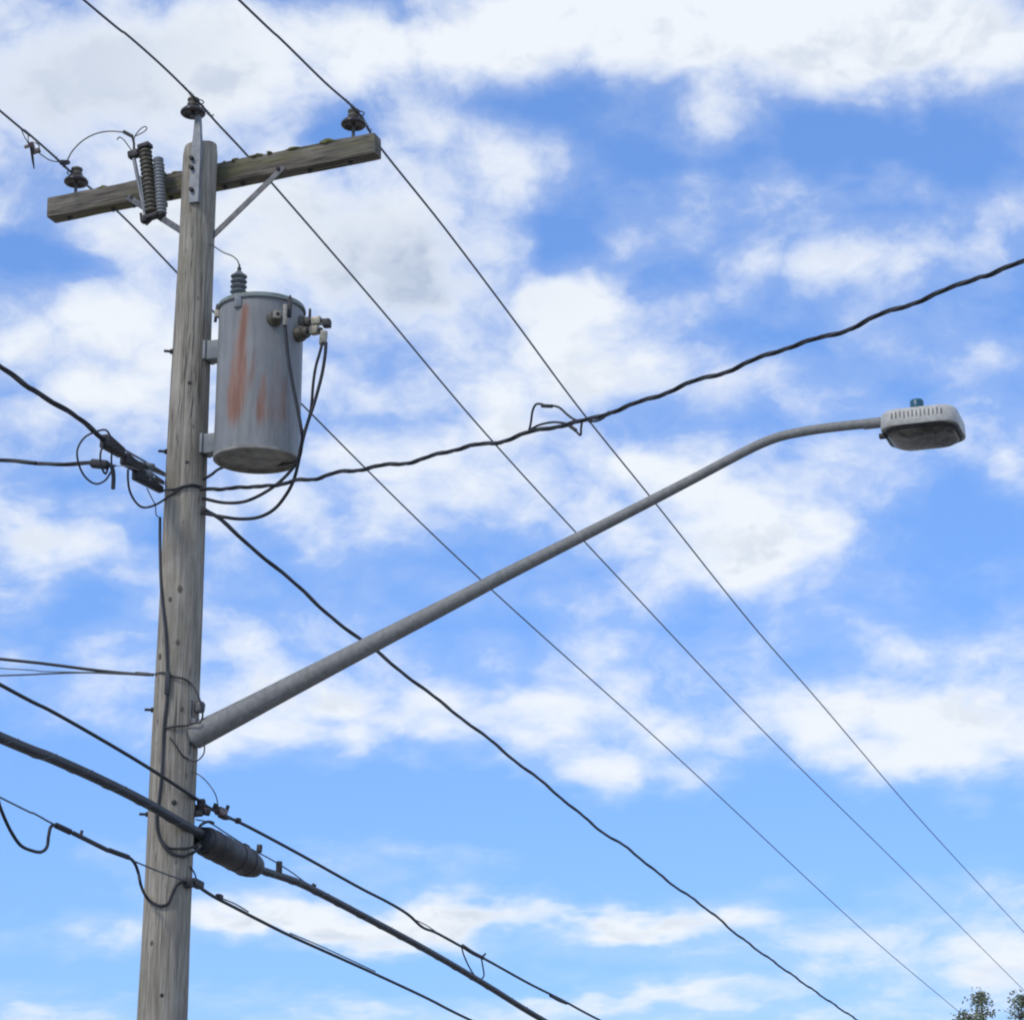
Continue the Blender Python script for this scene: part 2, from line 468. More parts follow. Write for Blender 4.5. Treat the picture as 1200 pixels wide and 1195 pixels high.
for j in range(NR + 1):
    z = -.3 + (POLE_TOP + .3) * j / NR
    for i in range(NS):
        a = 2 * math.pi * i / NS
        d = noise.noise(Vector((math.cos(a) * 1.3, math.sin(a) * 1.3, z * .8))) * .008 + noise.noise(Vector((math.cos(a) * 6, math.sin(a) * 6, z * .5 + 7))) * .0035
        d += -.006 * max(0, noise.noise(Vector((math.cos(a) * 14, math.sin(a) * 14, z * .25 + 3))) - .25) * 2
        rr = prad(z) + d + .002
        if j == NR: rr -= .007
        zz = z + (math.cos(a - .6) * .012 + noise.noise(Vector((a, 3, 1))) * .006 if j == NR else 0)
        vsx.append((PX + rr * math.cos(a), PY + rr * math.sin(a), zz))
for j in range(NR):
    for i in range(NS):
        i2 = (i + 1) % NS
        fsx.append((j * NS + i, j * NS + i2, (j + 1) * NS + i2, (j + 1) * NS + i))
k = len(vsx)
for i in range(NS):
    a = 2 * math.pi * i / NS
    vsx.append((PX + .05 * math.cos(a), PY + .05 * math.sin(a), POLE_TOP - .004 + random.uniform(-.006, .004)))
for i in range(NS):
    i2 = (i + 1) % NS
    fsx.append((NR * NS + i, NR * NS + i2, k + i2, k + i))
fsx.append(tuple(k + i for i in range(NS))); fsx.append(tuple(range(NS))[::-1])
m.add(vsx, fsx).build('shaft', M_POLE, pole, 50)

# crossarm on the far side of the pole
ARM_AZ = 110.0
ad = Vector((math.sin(math.radians(ARM_AZ)), math.cos(math.radians(ARM_AZ)), 0)); an = Vector((-ad.y, ad.x, 0))   # an: away
ARM = Plane(POLE + an * (.105 + .058), ARM_AZ)
aL, aR = ARM(60, 247), ARM(443, 171)
ax = (aR - aL).normalized()
arm_len = (aR - aL).length
AM = Matrix((ax, (an - ax * an.dot(ax)).normalized(), ax.cross(an).normalized())).transposed().to_4x4()
AM.translation = (aL + aR) / 2
ARMF = Plane(ARM.o - an * .0585, ARM_AZ)                   # its near face
bm = bmesh.new(); bmesh.ops.create_cube(bm, size=1)
for v in bm.verts: v.co = Vector((v.co.x * arm_len, v.co.y * .112, v.co.z * .145))
bmesh.ops.subdivide_edges(bm, edges=[e for e in bm.edges if abs((e.verts[0].co - e.verts[1].co).x) > .1], cuts=60)
bmesh.ops.bevel(bm, geom=[e for e in bm.edges if abs((e.verts[0].co - e.verts[1].co).normalized().x) > .9 or abs(e.verts[0].co.x) > arm_len / 2 - .01 and abs(e.verts[1].co.x) > arm_len / 2 - .01],
                offset=.011, segments=2, profile=.6, affect='EDGES')
for v in bm.verts:
    v.co.y += noise.noise(v.co * 5) * .004; v.co.z += noise.noise(v.co * 4 + Vector((9, 0, 0))) * .005 + (.012 * max(0, noise.noise(Vector((v.co.x * 5, 2, 2)))) if v.co.z > .05 else 0)
me = bpy.data.meshes.new('crossarm'); bm.to_mesh(me); bm.free(); me.materials.append(M_ARM)
me.polygons.foreach_set('use_smooth', [True] * len(me.polygons)); me.set_sharp_from_angle(angle=math.radians(35))
crossarm = link(bpy.data.objects.new('crossarm', me), pole)
crossarm.matrix_local = Matrix.Translation(-pole.location) @ AM

def bar(p, q, w, t, face):                                # flat bar from p to q, broad side facing 'face'
    d = (q - p); M = frame((p + q) / 2, d, Vector(face).cross(d))
    return MB().box(M, (w, t, d.length), .002, 1)
bar(ARMF(333, 196) - an * .004, on_pole(246, 277, -.005) + Vector((0, .03, 0)), .040, .009, -an).build('brace', M_GALVD, pole)
bar(ARMF(150, 231) - an * .004, on_pole(216, 271, .0) + Vector((0, .03, 0)), .042, .009, -an).build('brace', M_GALVD, pole)
def bolt(p, d, L=.05, r=.012, mat=M_IRON, parent=pole, washer=True):
    mb = MB(); M = frame(p, d)
    if washer: mb.lathe([(r * 2.0, -.012), (r * 2.0, .006)], M, 14)
    mb.lathe([(r * 1.5, .0), (r * 1.5, .02), (r * .8, .02), (r * .8, L), (r * .5, L + .004)], M, 6)
    return mb.build('bolt', mat, parent, 30)
bolt(ARMF(327, 199) - an * .008, -an, .02, .008)
bolt(ARMF(156, 233) - an * .008, -an, .02, .008)
LEFT = Vector((-1, -.25, 0))
for (bx, by) in ((200, 414), (190, 531), (178, 833), (173, 955)):
    z = at(bx, by, PY).z
    p = POLE + LEFT.normalized() * (prad(z) - .004); p.z = z
    bolt(p, LEFT, .055, .011, M_IRON)
for (bx, by) in ((222, 449), (219, 542), (204, 940), (190, 1166)):
    mb = MB(); p = on_pole(bx, by)
    mb.lathe([(.016, -.01), (.016, .003), (.011, .006), (.004, .007)], frame(p, Vector((p.x - PX, p.y - PY, 0))), 10)
    mb.build('bolt_head', M_IRON, pole, 30)
for (bx, by, kr) in ((216, 612, .010), (211, 690, .013), (208, 752, .009), (187, 769, .011), (226, 500, .009), (229, 262, .010), (199, 702, .008), (213, 830, .008), (183, 872, .009), (206, 1010, .009), (178, 1105, .010), (203, 1120, .008), (232, 350, .009), (212, 330, .008)):
    p = on_pole(bx, by); rd = Vector((p.x - PX, p.y - PY, 0)).normalized()
    mb = MB().lathe([(kr * 1.5, -.012), (kr * 1.5, .0005), (kr * .9, .004), (kr * .4, .002), (0, .0015)], frame(p, rd) @ Matrix.Diagonal((.8, 1.25, 1, 1)), 12)
    mb.build('knot', M_KNOT, pole, 60)
# bolt ends under the crossarm
for f in (-.44, -.30, -.235, -.12, .045, .10, .18, .30, .42):
    p = AM @ Vector((f * arm_len, 0, -.068))
    MB().lathe([(.018, 0), (.018, -.012), (.009, -.014), (.009, -.028)], frame(p, (0, 0, 1)), 8).build('bolt_end', M_IRON, pole, 30)
# moss cushions along the top of the crossarm
M_MOSS = plain('olive_moss', (.15, .145, .05), .95, 0, .5, 60, .6)
mr = random.Random(5)
for f in (-.33, -.19, -.145, -.10, -.085, -.04, .03, .05, .085, .13, .15, .165, .19, .26, .36):
    bm = bmesh.new(); bmesh.ops.create_icosphere(bm, subdivisions=2, radius=1)
    sx, sy, sz = mr.uniform(.02, .06), mr.uniform(.015, .035), mr.uniform(.008, .019)
    c = AM @ Vector((f * arm_len, mr.uniform(-.056, -.025), .071))
    mb = MB()
    mb.add([c + AM.to_3x3() @ (Vector((v.co.x * sx, v.co.y * sy, v.co.z * sz)) * (1 + .5 * noise.noise(v.co * 1.8 + Vector((f * 40, 0, 0))))) for v in bm.verts], [tuple(v.index for v in q.verts) for q in bm.faces])
    bm.free(); mb.build('moss_cushion', M_MOSS, pole, 60)
# steel pin bracket bolted to the pole top
bz0, bz1 = zat(226, 238, 12.88), zat(226, 136, 12.88)
fd = Vector((-.35, -1, 0)).normalized(); sd = Vector((-fd.y, fd.x, 0))
if sd.x < 0: sd = -sd
def prism(mb, outline, o, xa, ya, na, t):
    k = len(outline); vs = [o + xa * x + ya * y + na * (t / 2) for x, y in outline] + [o + xa * x + ya * y - na * (t / 2) for x, y in outline]
    return mb.add(vs, [tuple(range(k)), tuple(range(2 * k - 1, k - 1, -1))] + [(i, i + k, (i + 1) % k + k, (i + 1) % k) for i in range(k)])
bc = at(228, 238, 12.875); up = Vector((0, 0, 1)); H = bz1 - bz0
mb = MB(); prism(mb, [(-.033, 0), (.033, 0), (.033, H * .55), (.034, H * .62), (.015, H), (-.015, H), (-.030, H * .62), (-.033, H * .55)], bc, sd, up, fd, .035)
br = mb.build('pole_top_pin_bracket', M_GALV, pole, 30)
for yy in (185, 196, 222):
    p = at(224, yy, 12.85)
    MB().lathe([(.014, -.012), (.014, .012), (.006, .014)], frame(p, fd), 8).build('bolt_head', M_IRON, br, 30)

# ------------------------------------------------------------------ pin insulators
def make_insulator(base, label, pin_len, pin_r):
    t = thing('pin_insulator', base, label, 'insulator', 'brown pin insulators carrying the top wires')
    M = Matrix.Translation(base)
    MB().lathe([(pin_r * 1.6, -.004), (pin_r * 1.6, .006), (pin_r, .008), (pin_r, pin_len + .03)], M, 14).build('pin', M_GALVD, t)
    z = pin_len
    MB().lathe([(a * 1.1, b) for a, b in [(.022, z + .016), (.045, z + .012), (.052, z + .002), (.066, z + .0), (.0735, z + .008), (.074, z + .018), (.068, z + .03), (.054, z + .043), (.043, z + .055), (.038, z + .062)]], M, 32).build('skirt', M_BROWN, t, 60)
    c = MB().lathe([(.039, z + .058), (.042, z + .068), (.040, z + .075), (.033, z + .08), (.031, z + .088), (.036, z + .094), (.04, z + .102), (.037, z + .112), (.024, z + .119), (.0, z + .121)], M, 28).build('crown', M_OLIVE, t, 60)
    return t, base + Vector((0, 0, z + .085))
pL = AM @ Vector(((ARM(88, 238) - (aL + aR) / 2).dot(ax), 0, .07))
pR = AM @ Vector(((ARM(414, 175) - (aL + aR) / 2).dot(ax), 0, .07))
pT = Vector((at(226, 137, 12.875).x, 12.875, bz1 - .01))
insL, wL = make_insulator(pL, 'brown pin insulator on the crossarm end beside the fuse cutout', .09, .011)
insR, wR = make_insulator(pR, 'brown pin insulator on the crossarm end without a cutout', .10, .011)
insT, wT = make_insulator(pT, 'brown pin insulator standing on the pole top above the bracket', .015, .013)

# ------------------------------------------------------------------ primary conductors
def side(w, px_left, px_right, r=.0075):
    pl = Plane(w, LINE)
    L_ = extend([pl(*q) for q in px_left], 22, .001, False)
    R_ = extend([pl(*q) for q in px_right], 25, .0012)
    return L_ + [w] + R_
offL, offT, offR = (-.036 * PERP, .036 * PERP, .036 * PERP)
def tie(w, name, path, parent):
    q = resample(path, .01)
    i0 = min(range(len(q)), key=lambda i: (q[i] - w).length)
    mb = MB()
    for sgn in (-1, 1):
        seg = q[i0 + 5:i0 + 20] if sgn > 0 else q[i0 - 19:i0 - 4]
        mb.tube(helix(seg, .0095, 0, .022), .0045, 6)
        mb.tube([seg[-1 if sgn > 0 else 0], seg[-1 if sgn > 0 else 0] + Vector((.01 * sgn, 0, .022))], .004, 6)
    ring = [Vector((w.x + .033 * math.cos(a), w.y + .033 * math.sin(a), w.z)) for a in [i * math.pi / 10 for i in range(21)]]
    mb.tube(ring, .004, 6)
    return mb.build('tie_wire', M_COPPER, parent, 60)
def conductor(w, pl, pr, label, ins):
    pts = side(w, pl, pr)
    path = spline(pts, 10)
    o = MB().tube(path, .0075, 8).build('power_line', M_ALU, None, 70)
    tag(o, label, 'wire', 'bare power lines on the pin insulators')
    tie(w, 'tie_wire', path, o)
    return o
conductor(wL + offL, [(0, 130), (30, 154), (62, 182)], [(140, 250), (204, 316), (355, 475), (560, 676), (800, 893), (1015, 1093), (1120, 1182)],
          'bare power line tied to the insulator beside the fuse cutout', insL)
conductor(wT + offT, [(98, 0), (150, 42), (195, 82)], [(253, 143), (310, 205), (440, 355), (570, 509), (720, 672), (900, 862), (1060, 1020), (1200, 1160)],
          'bare power line tied to the insulator on the pole top', insT)
conductor(wR + offR, [(280, 0), (330, 47), (380, 96)], [(445, 172), (520, 266), (600, 372), (680, 480), (770, 592), (880, 730), (960, 822), (1080, 962), (1200, 1092)],
          'bare power line tied to the crossarm insulator away from the cutout', insR)

# ------------------------------------------------------------------ fuse cutout and arrester
CUT = ARMF.moved(0.0); CUT = Plane(ARMF.o - an * .13, ARM_AZ)
cb = CUT(176, 215)
cut = thing('fuse_cutout', CUT(178, 250), 'open fuse cutout with ribbed porcelain body clamped to the crossarm', 'fuse cutout')
def fins(mb, p, q, n, r0, r1, nseg=20):
    d = q - p; L = d.length; M = frame(p, d); prof = [(r0 * .8, 0)]
    for i in range(n):
        z0 = L * i / n; h = L / n
        prof += [(r0, z0 + h * .1), (r1, z0 + h * .35), (r1 * .98, z0 + h * .5), (r0, z0 + h * .8)]
    prof += [(r0 * .9, L)]
    return mb.lathe(prof, M, nseg)
p0, p1 = CUT(178, 250), CUT(170, 176)
fins(MB(), p0, p1, 15, .034, .045).build('insulator_body', M_OLIVE, cut, 50)
MB().box(frame(CUT(170, 172), p1 - p0, ad), (.085, .07, .03), .008).build('top_cap', M_IRON, cut)
MB().box(frame(CUT(157, 181), p1 - p0, ad), (.075, .05, .05), .01).build('upper_contact', M_IRON, cut)
MB().box(frame(CUT(164, 176), p1 - p0, ad), (.09, .03, .016), .004).build('contact_arm', M_IRON, cut)
MB().tube([CUT(157, 186), CUT(164, 222), CUT(171, 256)], [.013, .012, .012], 12).build('fuse_tube', M_GALV, cut)
MB().tube([CUT(166, 208) - an * .02, CUT(170, 235) - an * .02, CUT(174, 250) - an * .02], .006, 8).build('fuse_link', M_ARREST, cut)
hg = MB().box(frame(CUT(170, 257), p1 - p0, ad), (.055, .05, .05), .012)
hg.box(frame(CUT(178, 254), p1 - p0, ad), (.1, .06, .028), .008)
hg.tube([CUT(165, 250), CUT(166, 259), CUT(172, 263), CUT(177, 258)], .009, 8)
hg.build('hinge', M_IRON, cut)
MB().box(frame((CUT(180, 222) + ARMF(180, 222)) / 2, an, ad), (.05, .035, .19), .004).build('mounting_bracket', M_GALVD, cut)
MB().tube(spline([CUT(157, 180), CUT(151, 172), CUT(145, 164), CUT(140, 161), CUT(137, 164)], 4), .004, 6).build('hook', M_IRON, cut)
MB().tube([CUT(157, 176), CUT(157, 168), CUT(155, 160)], .008, 8).build('terminal', M_IRON, cut)
arr = thing('surge_arrester', CUT(187, 251) + an * .02, 'pale grey ribbed surge arrester beside the fuse cutout', 'surge arrester')
ap0, ap1 = CUT(187, 250) + an * .02, CUT(184, 190) + an * .02
fins(MB(), ap0, ap1, 15, .030, .039).build('ribbed_housing', M_ARREST, arr, 50)
MB().lathe([(.03, 0), (.034, .01), (.034, .03), (.02, .04), (.008, .042)], frame(ap1, ap1 - ap0), 16).build('top_cap', M_GREYP, arr)
MB().lathe([(.03, 0), (.034, -.012), (.02, -.03), (.008, -.05)], frame(ap0, ap1 - ap0), 16).build('bottom_cap', M_IRON, arr)
MB().box(frame((ap0.lerp(ap1, .25) + ARMF(187, 235)) / 2, an, ad), (.035, .035, .15), .003).build('mounting_bracket', M_GALVD, arr)
# leads
PLL = Plane(wL + offL, LINE)
jl = thing('jumper_lead', CUT(155, 160), 'thin jumper wire arching from the power line to the fuse cutout', 'wire')
MB().tube(spline([PLL(78, 189), CUT(80, 186), CUT(85, 177), CUT(97, 165), CUT(112, 157), CUT(128, 154), CUT(146, 155)], 6), .0045, 7).build('lead', M_COPPER, jl)
MB().tube([CUT(145, 154.5), CUT(155, 160)], [.012, .012], 8).build('crimp_sleeve', M_IRON, jl)
MB().tube(spline([CUT(157, 168), CUT(158, 160), CUT(164, 152), CUT(170, 148.5), CUT(172, 151), CUT(168, 155), CUT(158, 160)], 5), .0038, 7).build('tail_loop', M_COPPER, jl)
MB().tube([PLL(72, 190.5), PLL(80, 190.5)], [.018, .016], 8).build('line_tap', M_IRON, jl)
clampT = thing('hot_line_clamp', PLL(37, 172), 'small brownish live-line clamp dangling from the power line', 'clamp')
CL = PLL
mb = MB().box(frame(CL(38, 174), CL(40, 186) - CL(34, 165), ad), (.038, .03, .085), .01, taper=(.7, .8))
mb.box(frame(CL(43, 177), (1, 0, .3), up), (.03, .03, .05), .008); mb.box(frame(CL(31, 172), (1, 0, .3), up), (.02, .02, .03), .006)
mb.build('clamp_body', M_SKIRT, clampT)
MB().tube([CL(36.5, 172), CL(38.5, 188), CL(40, 198)], [.011, .008, .004], 8).build('eye_screw', M_IRON, clampT)
MB().tube(spline([CL(24, 149.5), CL(28, 159), CL(33, 168)], 4), .0035, 6).build('hanger_wire', M_COPPER, clampT)
MB().tube(spline([CL(33, 156.5), CL(33, 163), CL(34, 170)], 4), .0035, 6).build('hanger_wire', M_COPPER, clampT)
MB().tube(spline([CL(41, 167), CL(46, 171), CL(45, 178), CL(52, 184), CL(60, 188.5), CL(74, 190.5)], 5), .0038, 6).build('tap_lead', M_COPPER, clampT)

# ------------------------------------------------------------------ transformer
td = Vector((math.cos(math.radians(22)), -math.sin(math.radians(22)), 0))
TC = POLE + td * .446
TR = .262
tz0, tz1 = at(299, 539, TC.y).z, at(304, 363, TC.y).z
TC = Vector((at(300.5, 539, TC.y).x, TC.y, tz0))
tr = thing('pole_transformer', TC, 'rust streaked grey cylindrical transformer hung on the pole by two brackets', 'transformer')
HT = tz1 - tz0
prof = [(TR - .018, .028), (TR - .010, .004), (TR - .002, .0), (TR, .006)]
m = MB(); vs_, fs_, rust = [], [], []
NA, NZ = 144, 90
STREAKS = [(-104, .985, .06, .09, 1.25, -.14), (-109, .62, .05, .08, .5, -.06), (-90, .68, .34, .03, .42, -.02), (-77, .50, .06, .048, .95, -.03), (-80, .75, .45, .03, .3, 0), (-57, .62, .04, .10, .6, .0), (-45, .5, .05, .06, .35, 0), (-122, .6, .1, .03, .35, 0), (-68, .85, .55, .03, .35, 0)]
for j in range(NZ + 1):
    z = HT * j / NZ
    for i in range(NA):
        a = 2 * math.pi * i / NA
        vs_.append(TC + Vector((TR * math.cos(a), TR * math.sin(a), z)))
        rv = 0; ad_ = math.degrees(a); ad_ = ad_ - 360 if ad_ > 90 else ad_
        h = j / NZ
        for (a0, h1, h0, wd, st, drift) in STREAKS:
            k_ = (h1 - h) / (h1 - h0)
            if 0 < k_ < 1:
                cen = math.radians(a0) + drift * k_ * 2 + .03 * noise.noise(Vector((h * 5, a0, 0)))
                w_ = wd * (.55 + 1.1 * min(1, k_ * 1.6)) * (1.35 - .5 * max(0, k_ - .6))
                rv += st * math.exp(-((math.radians(ad_) - cen) / (w_ * 1.5)) ** 2) * min(1, k_ * 12) * min(1, (1 - k_) * 3)
        rust.append(min(1.2, rv))
for j in range(NZ):
    for i in range(NA):
        i2 = (i + 1) % NA
        fs_.append((j * NA + i, j * NA + i2, (j + 1) * NA + i2, (j + 1) * NA + i))
o = m.add(vs_, fs_).build('tank', M_TANK, tr)
at_r = o.data.attributes.new('rust', 'FLOAT', 'POINT'); at_r.data.foreach_set('value', rust)
MT = Matrix.Translation(TC)
MB().lathe([(TR + .0015, .012), (TR + .002, -.004), (TR - .006, -.01), (TR - .014, -.006), (TR - .016, .016), (.1, .014), (.0, .012)], MT, 96).build('tank_base', M_BASE, tr, 50)
MZ = Matrix.Translation(TC + Vector((0, 0, HT)))
lid = MB().lathe([(TR + .002, -.012), (TR + .009, -.01), (TR + .011, .004), (TR + .006, .014), (TR - .03, .026), (.12, .045), (.0, .05)], MZ, 96).build('lid', M_LID, tr, 50)
MB().tube([TC + Vector((math.cos(a) * (TR + .008), math.sin(a) * (TR + .008), HT - .012)) for a in [i * 2 * math.pi / 96 for i in range(97)]], .0075, 6).build('lid_band', M_TANKP, lid)
# high voltage bushing
hb = Vector((at(279, 350, TC.y - .17).x, TC.y - .165, TC.z + HT + .012))
Mh = Matrix.Translation(hb)
hv = MB().lathe([(.028, -.02), (.034, 0), (.036, .018), (.029, .022)] + [q for k_ in range(4) for q in ((.030, .026 + k_ * .034), (.050, .034 + k_ * .034), (.052, .040 + k_ * .034), (.047, .046 + k_ * .034), (.031, .056 + k_ * .034))] + [(.026, .166), (.016, .176), (.012, .18)], Mh, 28)
hv = hv.build('high_voltage_bushing', M_GREYP, tr, 50)
MB().lathe([(.011, .175), (.013, .185), (.013, .2), (.006, .205), (.006, .222)], Mh, 10).build('terminal_stud', M_IRON, hv)
bk = MB().box(Matrix.Translation(hb + Vector((.01, -.065, -.05))), (.045, .05, .085), .008)
bk.build('bushing_clamp', M_TANKP, tr)
# low voltage bushings
def lv(px, py, d, Y, L=.1):
    p = at(px, py, Y); M = frame(p, d)
    b_ = MB().lathe([(.05, -.03), (.05, .0), (.046, .012), (.033, .02), (.038, .035), (.033, .048), (.03, .055)], M, 20).build('low_voltage_bushing', M_OLIVE, tr, 50)
    MB().box(frame(p + Vector(d).normalized() * (L * .8), d), (.05, .05, .06), .008).build('terminal_clamp', M_BRASS, b_)
    MB().lathe([(.012, .04), (.012, L + .02), (.007, L + .03)], M, 8).build('stud', M_IRON, b_)
    return p + Vector(d).normalized() * L
f1 = Vector((.35, -1, .0))
e1 = lv(322, 373, f1, TC.y - TR * .96, .06)
e2 = lv(354, 379, Vector((1, -.28, .05)), TC.y - .06, .12)
e3 = lv(353, 391, Vector((1, -.6, .0)), TC.y - .12, .13)
mb = MB().box(frame(at(334, 369, TC.y - .33), (0, -.05, 1)), (.022, .02, .13), .004); mb.build('terminal_spade', M_BRASS, tr)
mb = MB().box(frame(at(339.5, 362, TC.y - .3), (.03, 0, 1)), (.026, .026, .11), .005)
mb.lathe([(.012, .05), (.012, .07), (.004, .09)], frame(at(339.5, 362, TC.y - .3), (0, 0, 1)), 8); mb.build('terminal_bolt', M_IRON, tr)
MB().box(frame(at(383, 379, TC.y - .12), (1, -.2, 0)), (.06, .05, .05), .01).build('terminal_clamp', M_IRON, tr)
MB().box(frame(at(379, 396, TC.y - .19), (.1, -.1, 1)), (.045, .045, .09), .01).build('terminal_clamp', M_BRASS, tr)
MB().lathe([(.009, 0), (.009, .05), (.004, .06)], frame(at(363, 372, TC.y - .06), (0, 0, 1)), 8).build('ground_stud', M_IRON, tr)
# lifting lug / ground lug on the pole side
lug = MB().box(frame(TC + Vector((-.266, -.06, HT - .05)), (0, 0, 1)), (.035, .03, .05), .006); lug.build('ground_lug', M_BRASS, tr)
MB().lathe([(.01, -.06), (.01, .05), (.005, .06)], frame(TC + Vector((-.272, -.06, HT - .045)), (.1, 0, 1)), 8).build('lug_bolt', M_IRON, tr)
# hanger brackets between pole and tank
for yy, hh, ww in ((405, .125, .10), (515, .125, .10)):
    z = at(243, yy, TC.y).z
    c0 = Vector((PX, PY, z)) + td * (prad(z) - .02); c1 = Vector((TC.x, TC.y, z)) - td * (TR - .02)
    mb = MB().box(frame((c0 + c1) / 2, c1 - c0, up), (hh, ww, (c1 - c0).length), .006)
    mb.box(frame(c0 + td * .022, td, up), (hh * 1.0, ww * 1.25, .02), .004)
    mb.build('hanger_bracket', M_TANKP, tr)
# leads
TY = TC.y - TR - .05
def TW(x, y, dy=0): return at(x, y, TY + dy)
hvl = wire('transformer_lead', [hb + Vector((0, 0, .215)), TW(278, 305, .15), TW(272, 300, .18), TW(262, 296, .22), TW(254, 291, .25), on_pole(247, 286, .0)], .004, M_COPPER,
     'thin bare wire curving from the transformer top bushing to the pole')
wire('transformer_lead', [TW(334, 378, 0), TW(335, 392), TW(338, 420), TW(343, 450), TW(349, 480), TW(353, 502), TW(354, 514, .03), TW(351, 535, .10), TW(341, 551, .16), TW(325, 567, .18), TW(305, 580, .2), TW(285, 588, .22), TW(262, 589, .24), on_pole(238, 584, .0)], .0105, M_RUBBER,
     'black insulated lead hanging down the face of the rusty transformer tank')
wire('transformer_lead', [TW(382, 401, .08), TW(381, 416, .08), TW(377, 440, .08), TW(369, 470, .08), TW(361, 494, .08), TW(355, 515, .08), TW(350, 540, .12), TW(345, 560, .16), TW(337, 577, .2), TW(322, 596, .24), TW(303, 606, .26), TW(280, 608, .26), TW(258, 605, .25), on_pole(236, 601, .0)], .0105, M_RUBBER,
     'outermost black lead looping from the transformer side terminals low to the pole')
wire('transformer_lead', [TW(378, 401, .1), TW(374, 416, .1), TW(370, 430, .1), TW(367, 450, .1), TW(365, 475, .1), TW(362, 490, .1), TW(356, 508, .1), TW(352, 525, .1), TW(346, 541, .25), TW(320, 545, .5), TW(280, 543, .56), TW(258, 549, .5), TW(248, 556, .4), on_pole(238, 562, .0)], .009, M_RUBBER,
     'thinner black lead passing from the transformer side terminals behind its base')

# ------------------------------------------------------------------ street lamp
LAMP = Plane(POLE, 110.0)
lz = at(228, 857, PY - .05).z
lroot = POLE + LAMP.d * .12; lroot.z = lz
lamp = thing('street_lamp', lroot, 'cobra head street lamp on a long galvanised arm with a teal photocell', 'street lamp')
lpx = [(228, 863, .077), (250, 851.5, .0745), (280, 836, .0705), (360, 794, .061), (460, 742, .051), (530, 706, .0445), (600, 669.5, .039), (700, 619, .033), (800, 567.5, .0285), (850, 541, .0275), (880, 525.5, .027), (900, 516.5, .027), (918, 510.5, .027), (940, 506, .027), (965, 502, .027), (1000, 498, .027), (1046, 493.5, .027)]
cpts = [LAMP(a, b) for a, b, r in lpx]
path = spline(cpts, 6); rads = []
for i in range(len(path)):
    q = i / 6; j = min(int(q), len(lpx) - 2); rads.append(lpx[j][2] + (lpx[j + 1][2] - lpx[j][2]) * (q - j))
MB().tube(path, rads, 24).build('arm', M_LAMPARM, lamp, 60)
MB().tube([cpts[-1] - LAMP.d * .16, cpts[-1] - LAMP.d * .06], [.030, .030], 20).build('slip_collar', M_LAMPARM, lamp)
# pole plate
mb = MB().box(frame(lroot + Vector((0, 0, .02)) - LAMP.d * .005, LAMP.d, up), (.33, .11, .03), .006)
mb.box(frame(lroot + Vector((0, 0, .0)) + LAMP.d * .02, LAMP.d, up), (.15, .10, .05), .012)
mb.build('mounting_plate', M_GALVD, lamp)
MB().lathe([(.028, 0), (.032, .01), (.032, .05), (.02, .065), (.0, .07)], frame(lroot + Vector((0, 0, .115)) + LAMP.d * .035, (.1, 0, 1)), 14).build('cap_nut', M_GALVD, lamp)
# luminaire: stadium shaped housing, side wall with cooling slots, bowl below
le = cpts[-1]; lx = LAMP.d; ly = Vector((-lx.y, lx.x, 0)); LEN, WID, HH = .415, .43, .105
LC = le + lx * (LEN / 2 - .042) + Vector((0, 0, -.045))
LM = Matrix((lx, ly, up)).transposed().to_4x4(); LM.translation = LC
def stadium(L, W, r, n=10):
    out = []
    for cx, cy, a0 in ((L / 2 - r, W / 2 - r, 0), (-L / 2 + r, W / 2 - r, 90), (-L / 2 + r, -W / 2 + r, 180), (L / 2 - r, -W / 2 + r, 270)):
        for i in range(n + 1):
            a = math.radians(a0 + 90 * i / n); out.append((cx + r * math.cos(a), cy + r * math.sin(a)))
    return out
def loft(mb, rings, M, cap0=True, cap1=True):
    k = len(rings[0][0]); vs, fs = [], []
    for pts, z in rings: vs += [M @ Vector((x, y, z)) for x, y in pts]
    for j in range(len(rings) - 1):
        for i in range(k):
            i2 = (i + 1) % k; fs.append((j * k + i, j * k + i2, (j + 1) * k + i2, (j + 1) * k + i))
    if cap0: fs.append(tuple(range(k))[::-1])
    if cap1: fs.append(tuple((len(rings) - 1) * k + i for i in range(k)))
    return mb.add(vs, fs)
R0 = .095
body = loft(MB(), [(stadium(LEN, WID, R0), -HH * .5), (stadium(LEN + .006, WID + .006, R0), -HH * .42), (stadium(LEN, WID, R0), HH * .25), (stadium(LEN - .03, WID - .03, R0 - .01), HH * .42), (stadium(LEN - .09, WID - .09, R0 - .04), HH * .52)], LM).build('housing', M_LAMP, lamp, 45)
loft(MB(), [(stadium(LEN - .016, WID - .02, .13), -HH * .5), (stadium(LEN - .02, WID - .024, .128), -HH * .60), (stadium(LEN - .035, WID - .035, .12), -HH * .66)], LM).build('lens_rim', M_IRON, lamp, 45)
loft(MB(), [(stadium(LEN - .05, WID - .05, .115), -HH * .655), (stadium(LEN - .075, WID - .07, .11), -HH * .78), (stadium(LEN - .15, WID - .13, .05), -HH * .86), (stadium(LEN - .3, WID - .24, .02), -HH * .89)], LM).build('lens', M_LENS, lamp, 60)
for i in range(13):
    x = -LEN / 2 + .075 + i * .0222
    MB().box(LM @ Matrix.Translation((x, -WID / 2 - .0015, HH * (.02 + .02 * (i % 3)))), (.008, .006, .034 + .006 * (i % 2)), .002, 1).build('vent_slot', M_VENT, body)
MB().lathe([(.036, 0), (.038, .01), (.037, .062), (.031, .07), (.0, .072)], LM @ Matrix.Translation((-.015, -.08, HH * .5)), 20).build('photocell', M_CELL, lamp)
MB().lathe([(.042, -.006), (.042, .006)], LM @ Matrix.Translation((-.015, -.08, HH * .52)), 20).build('photocell_socket', M_LAMP, lamp)
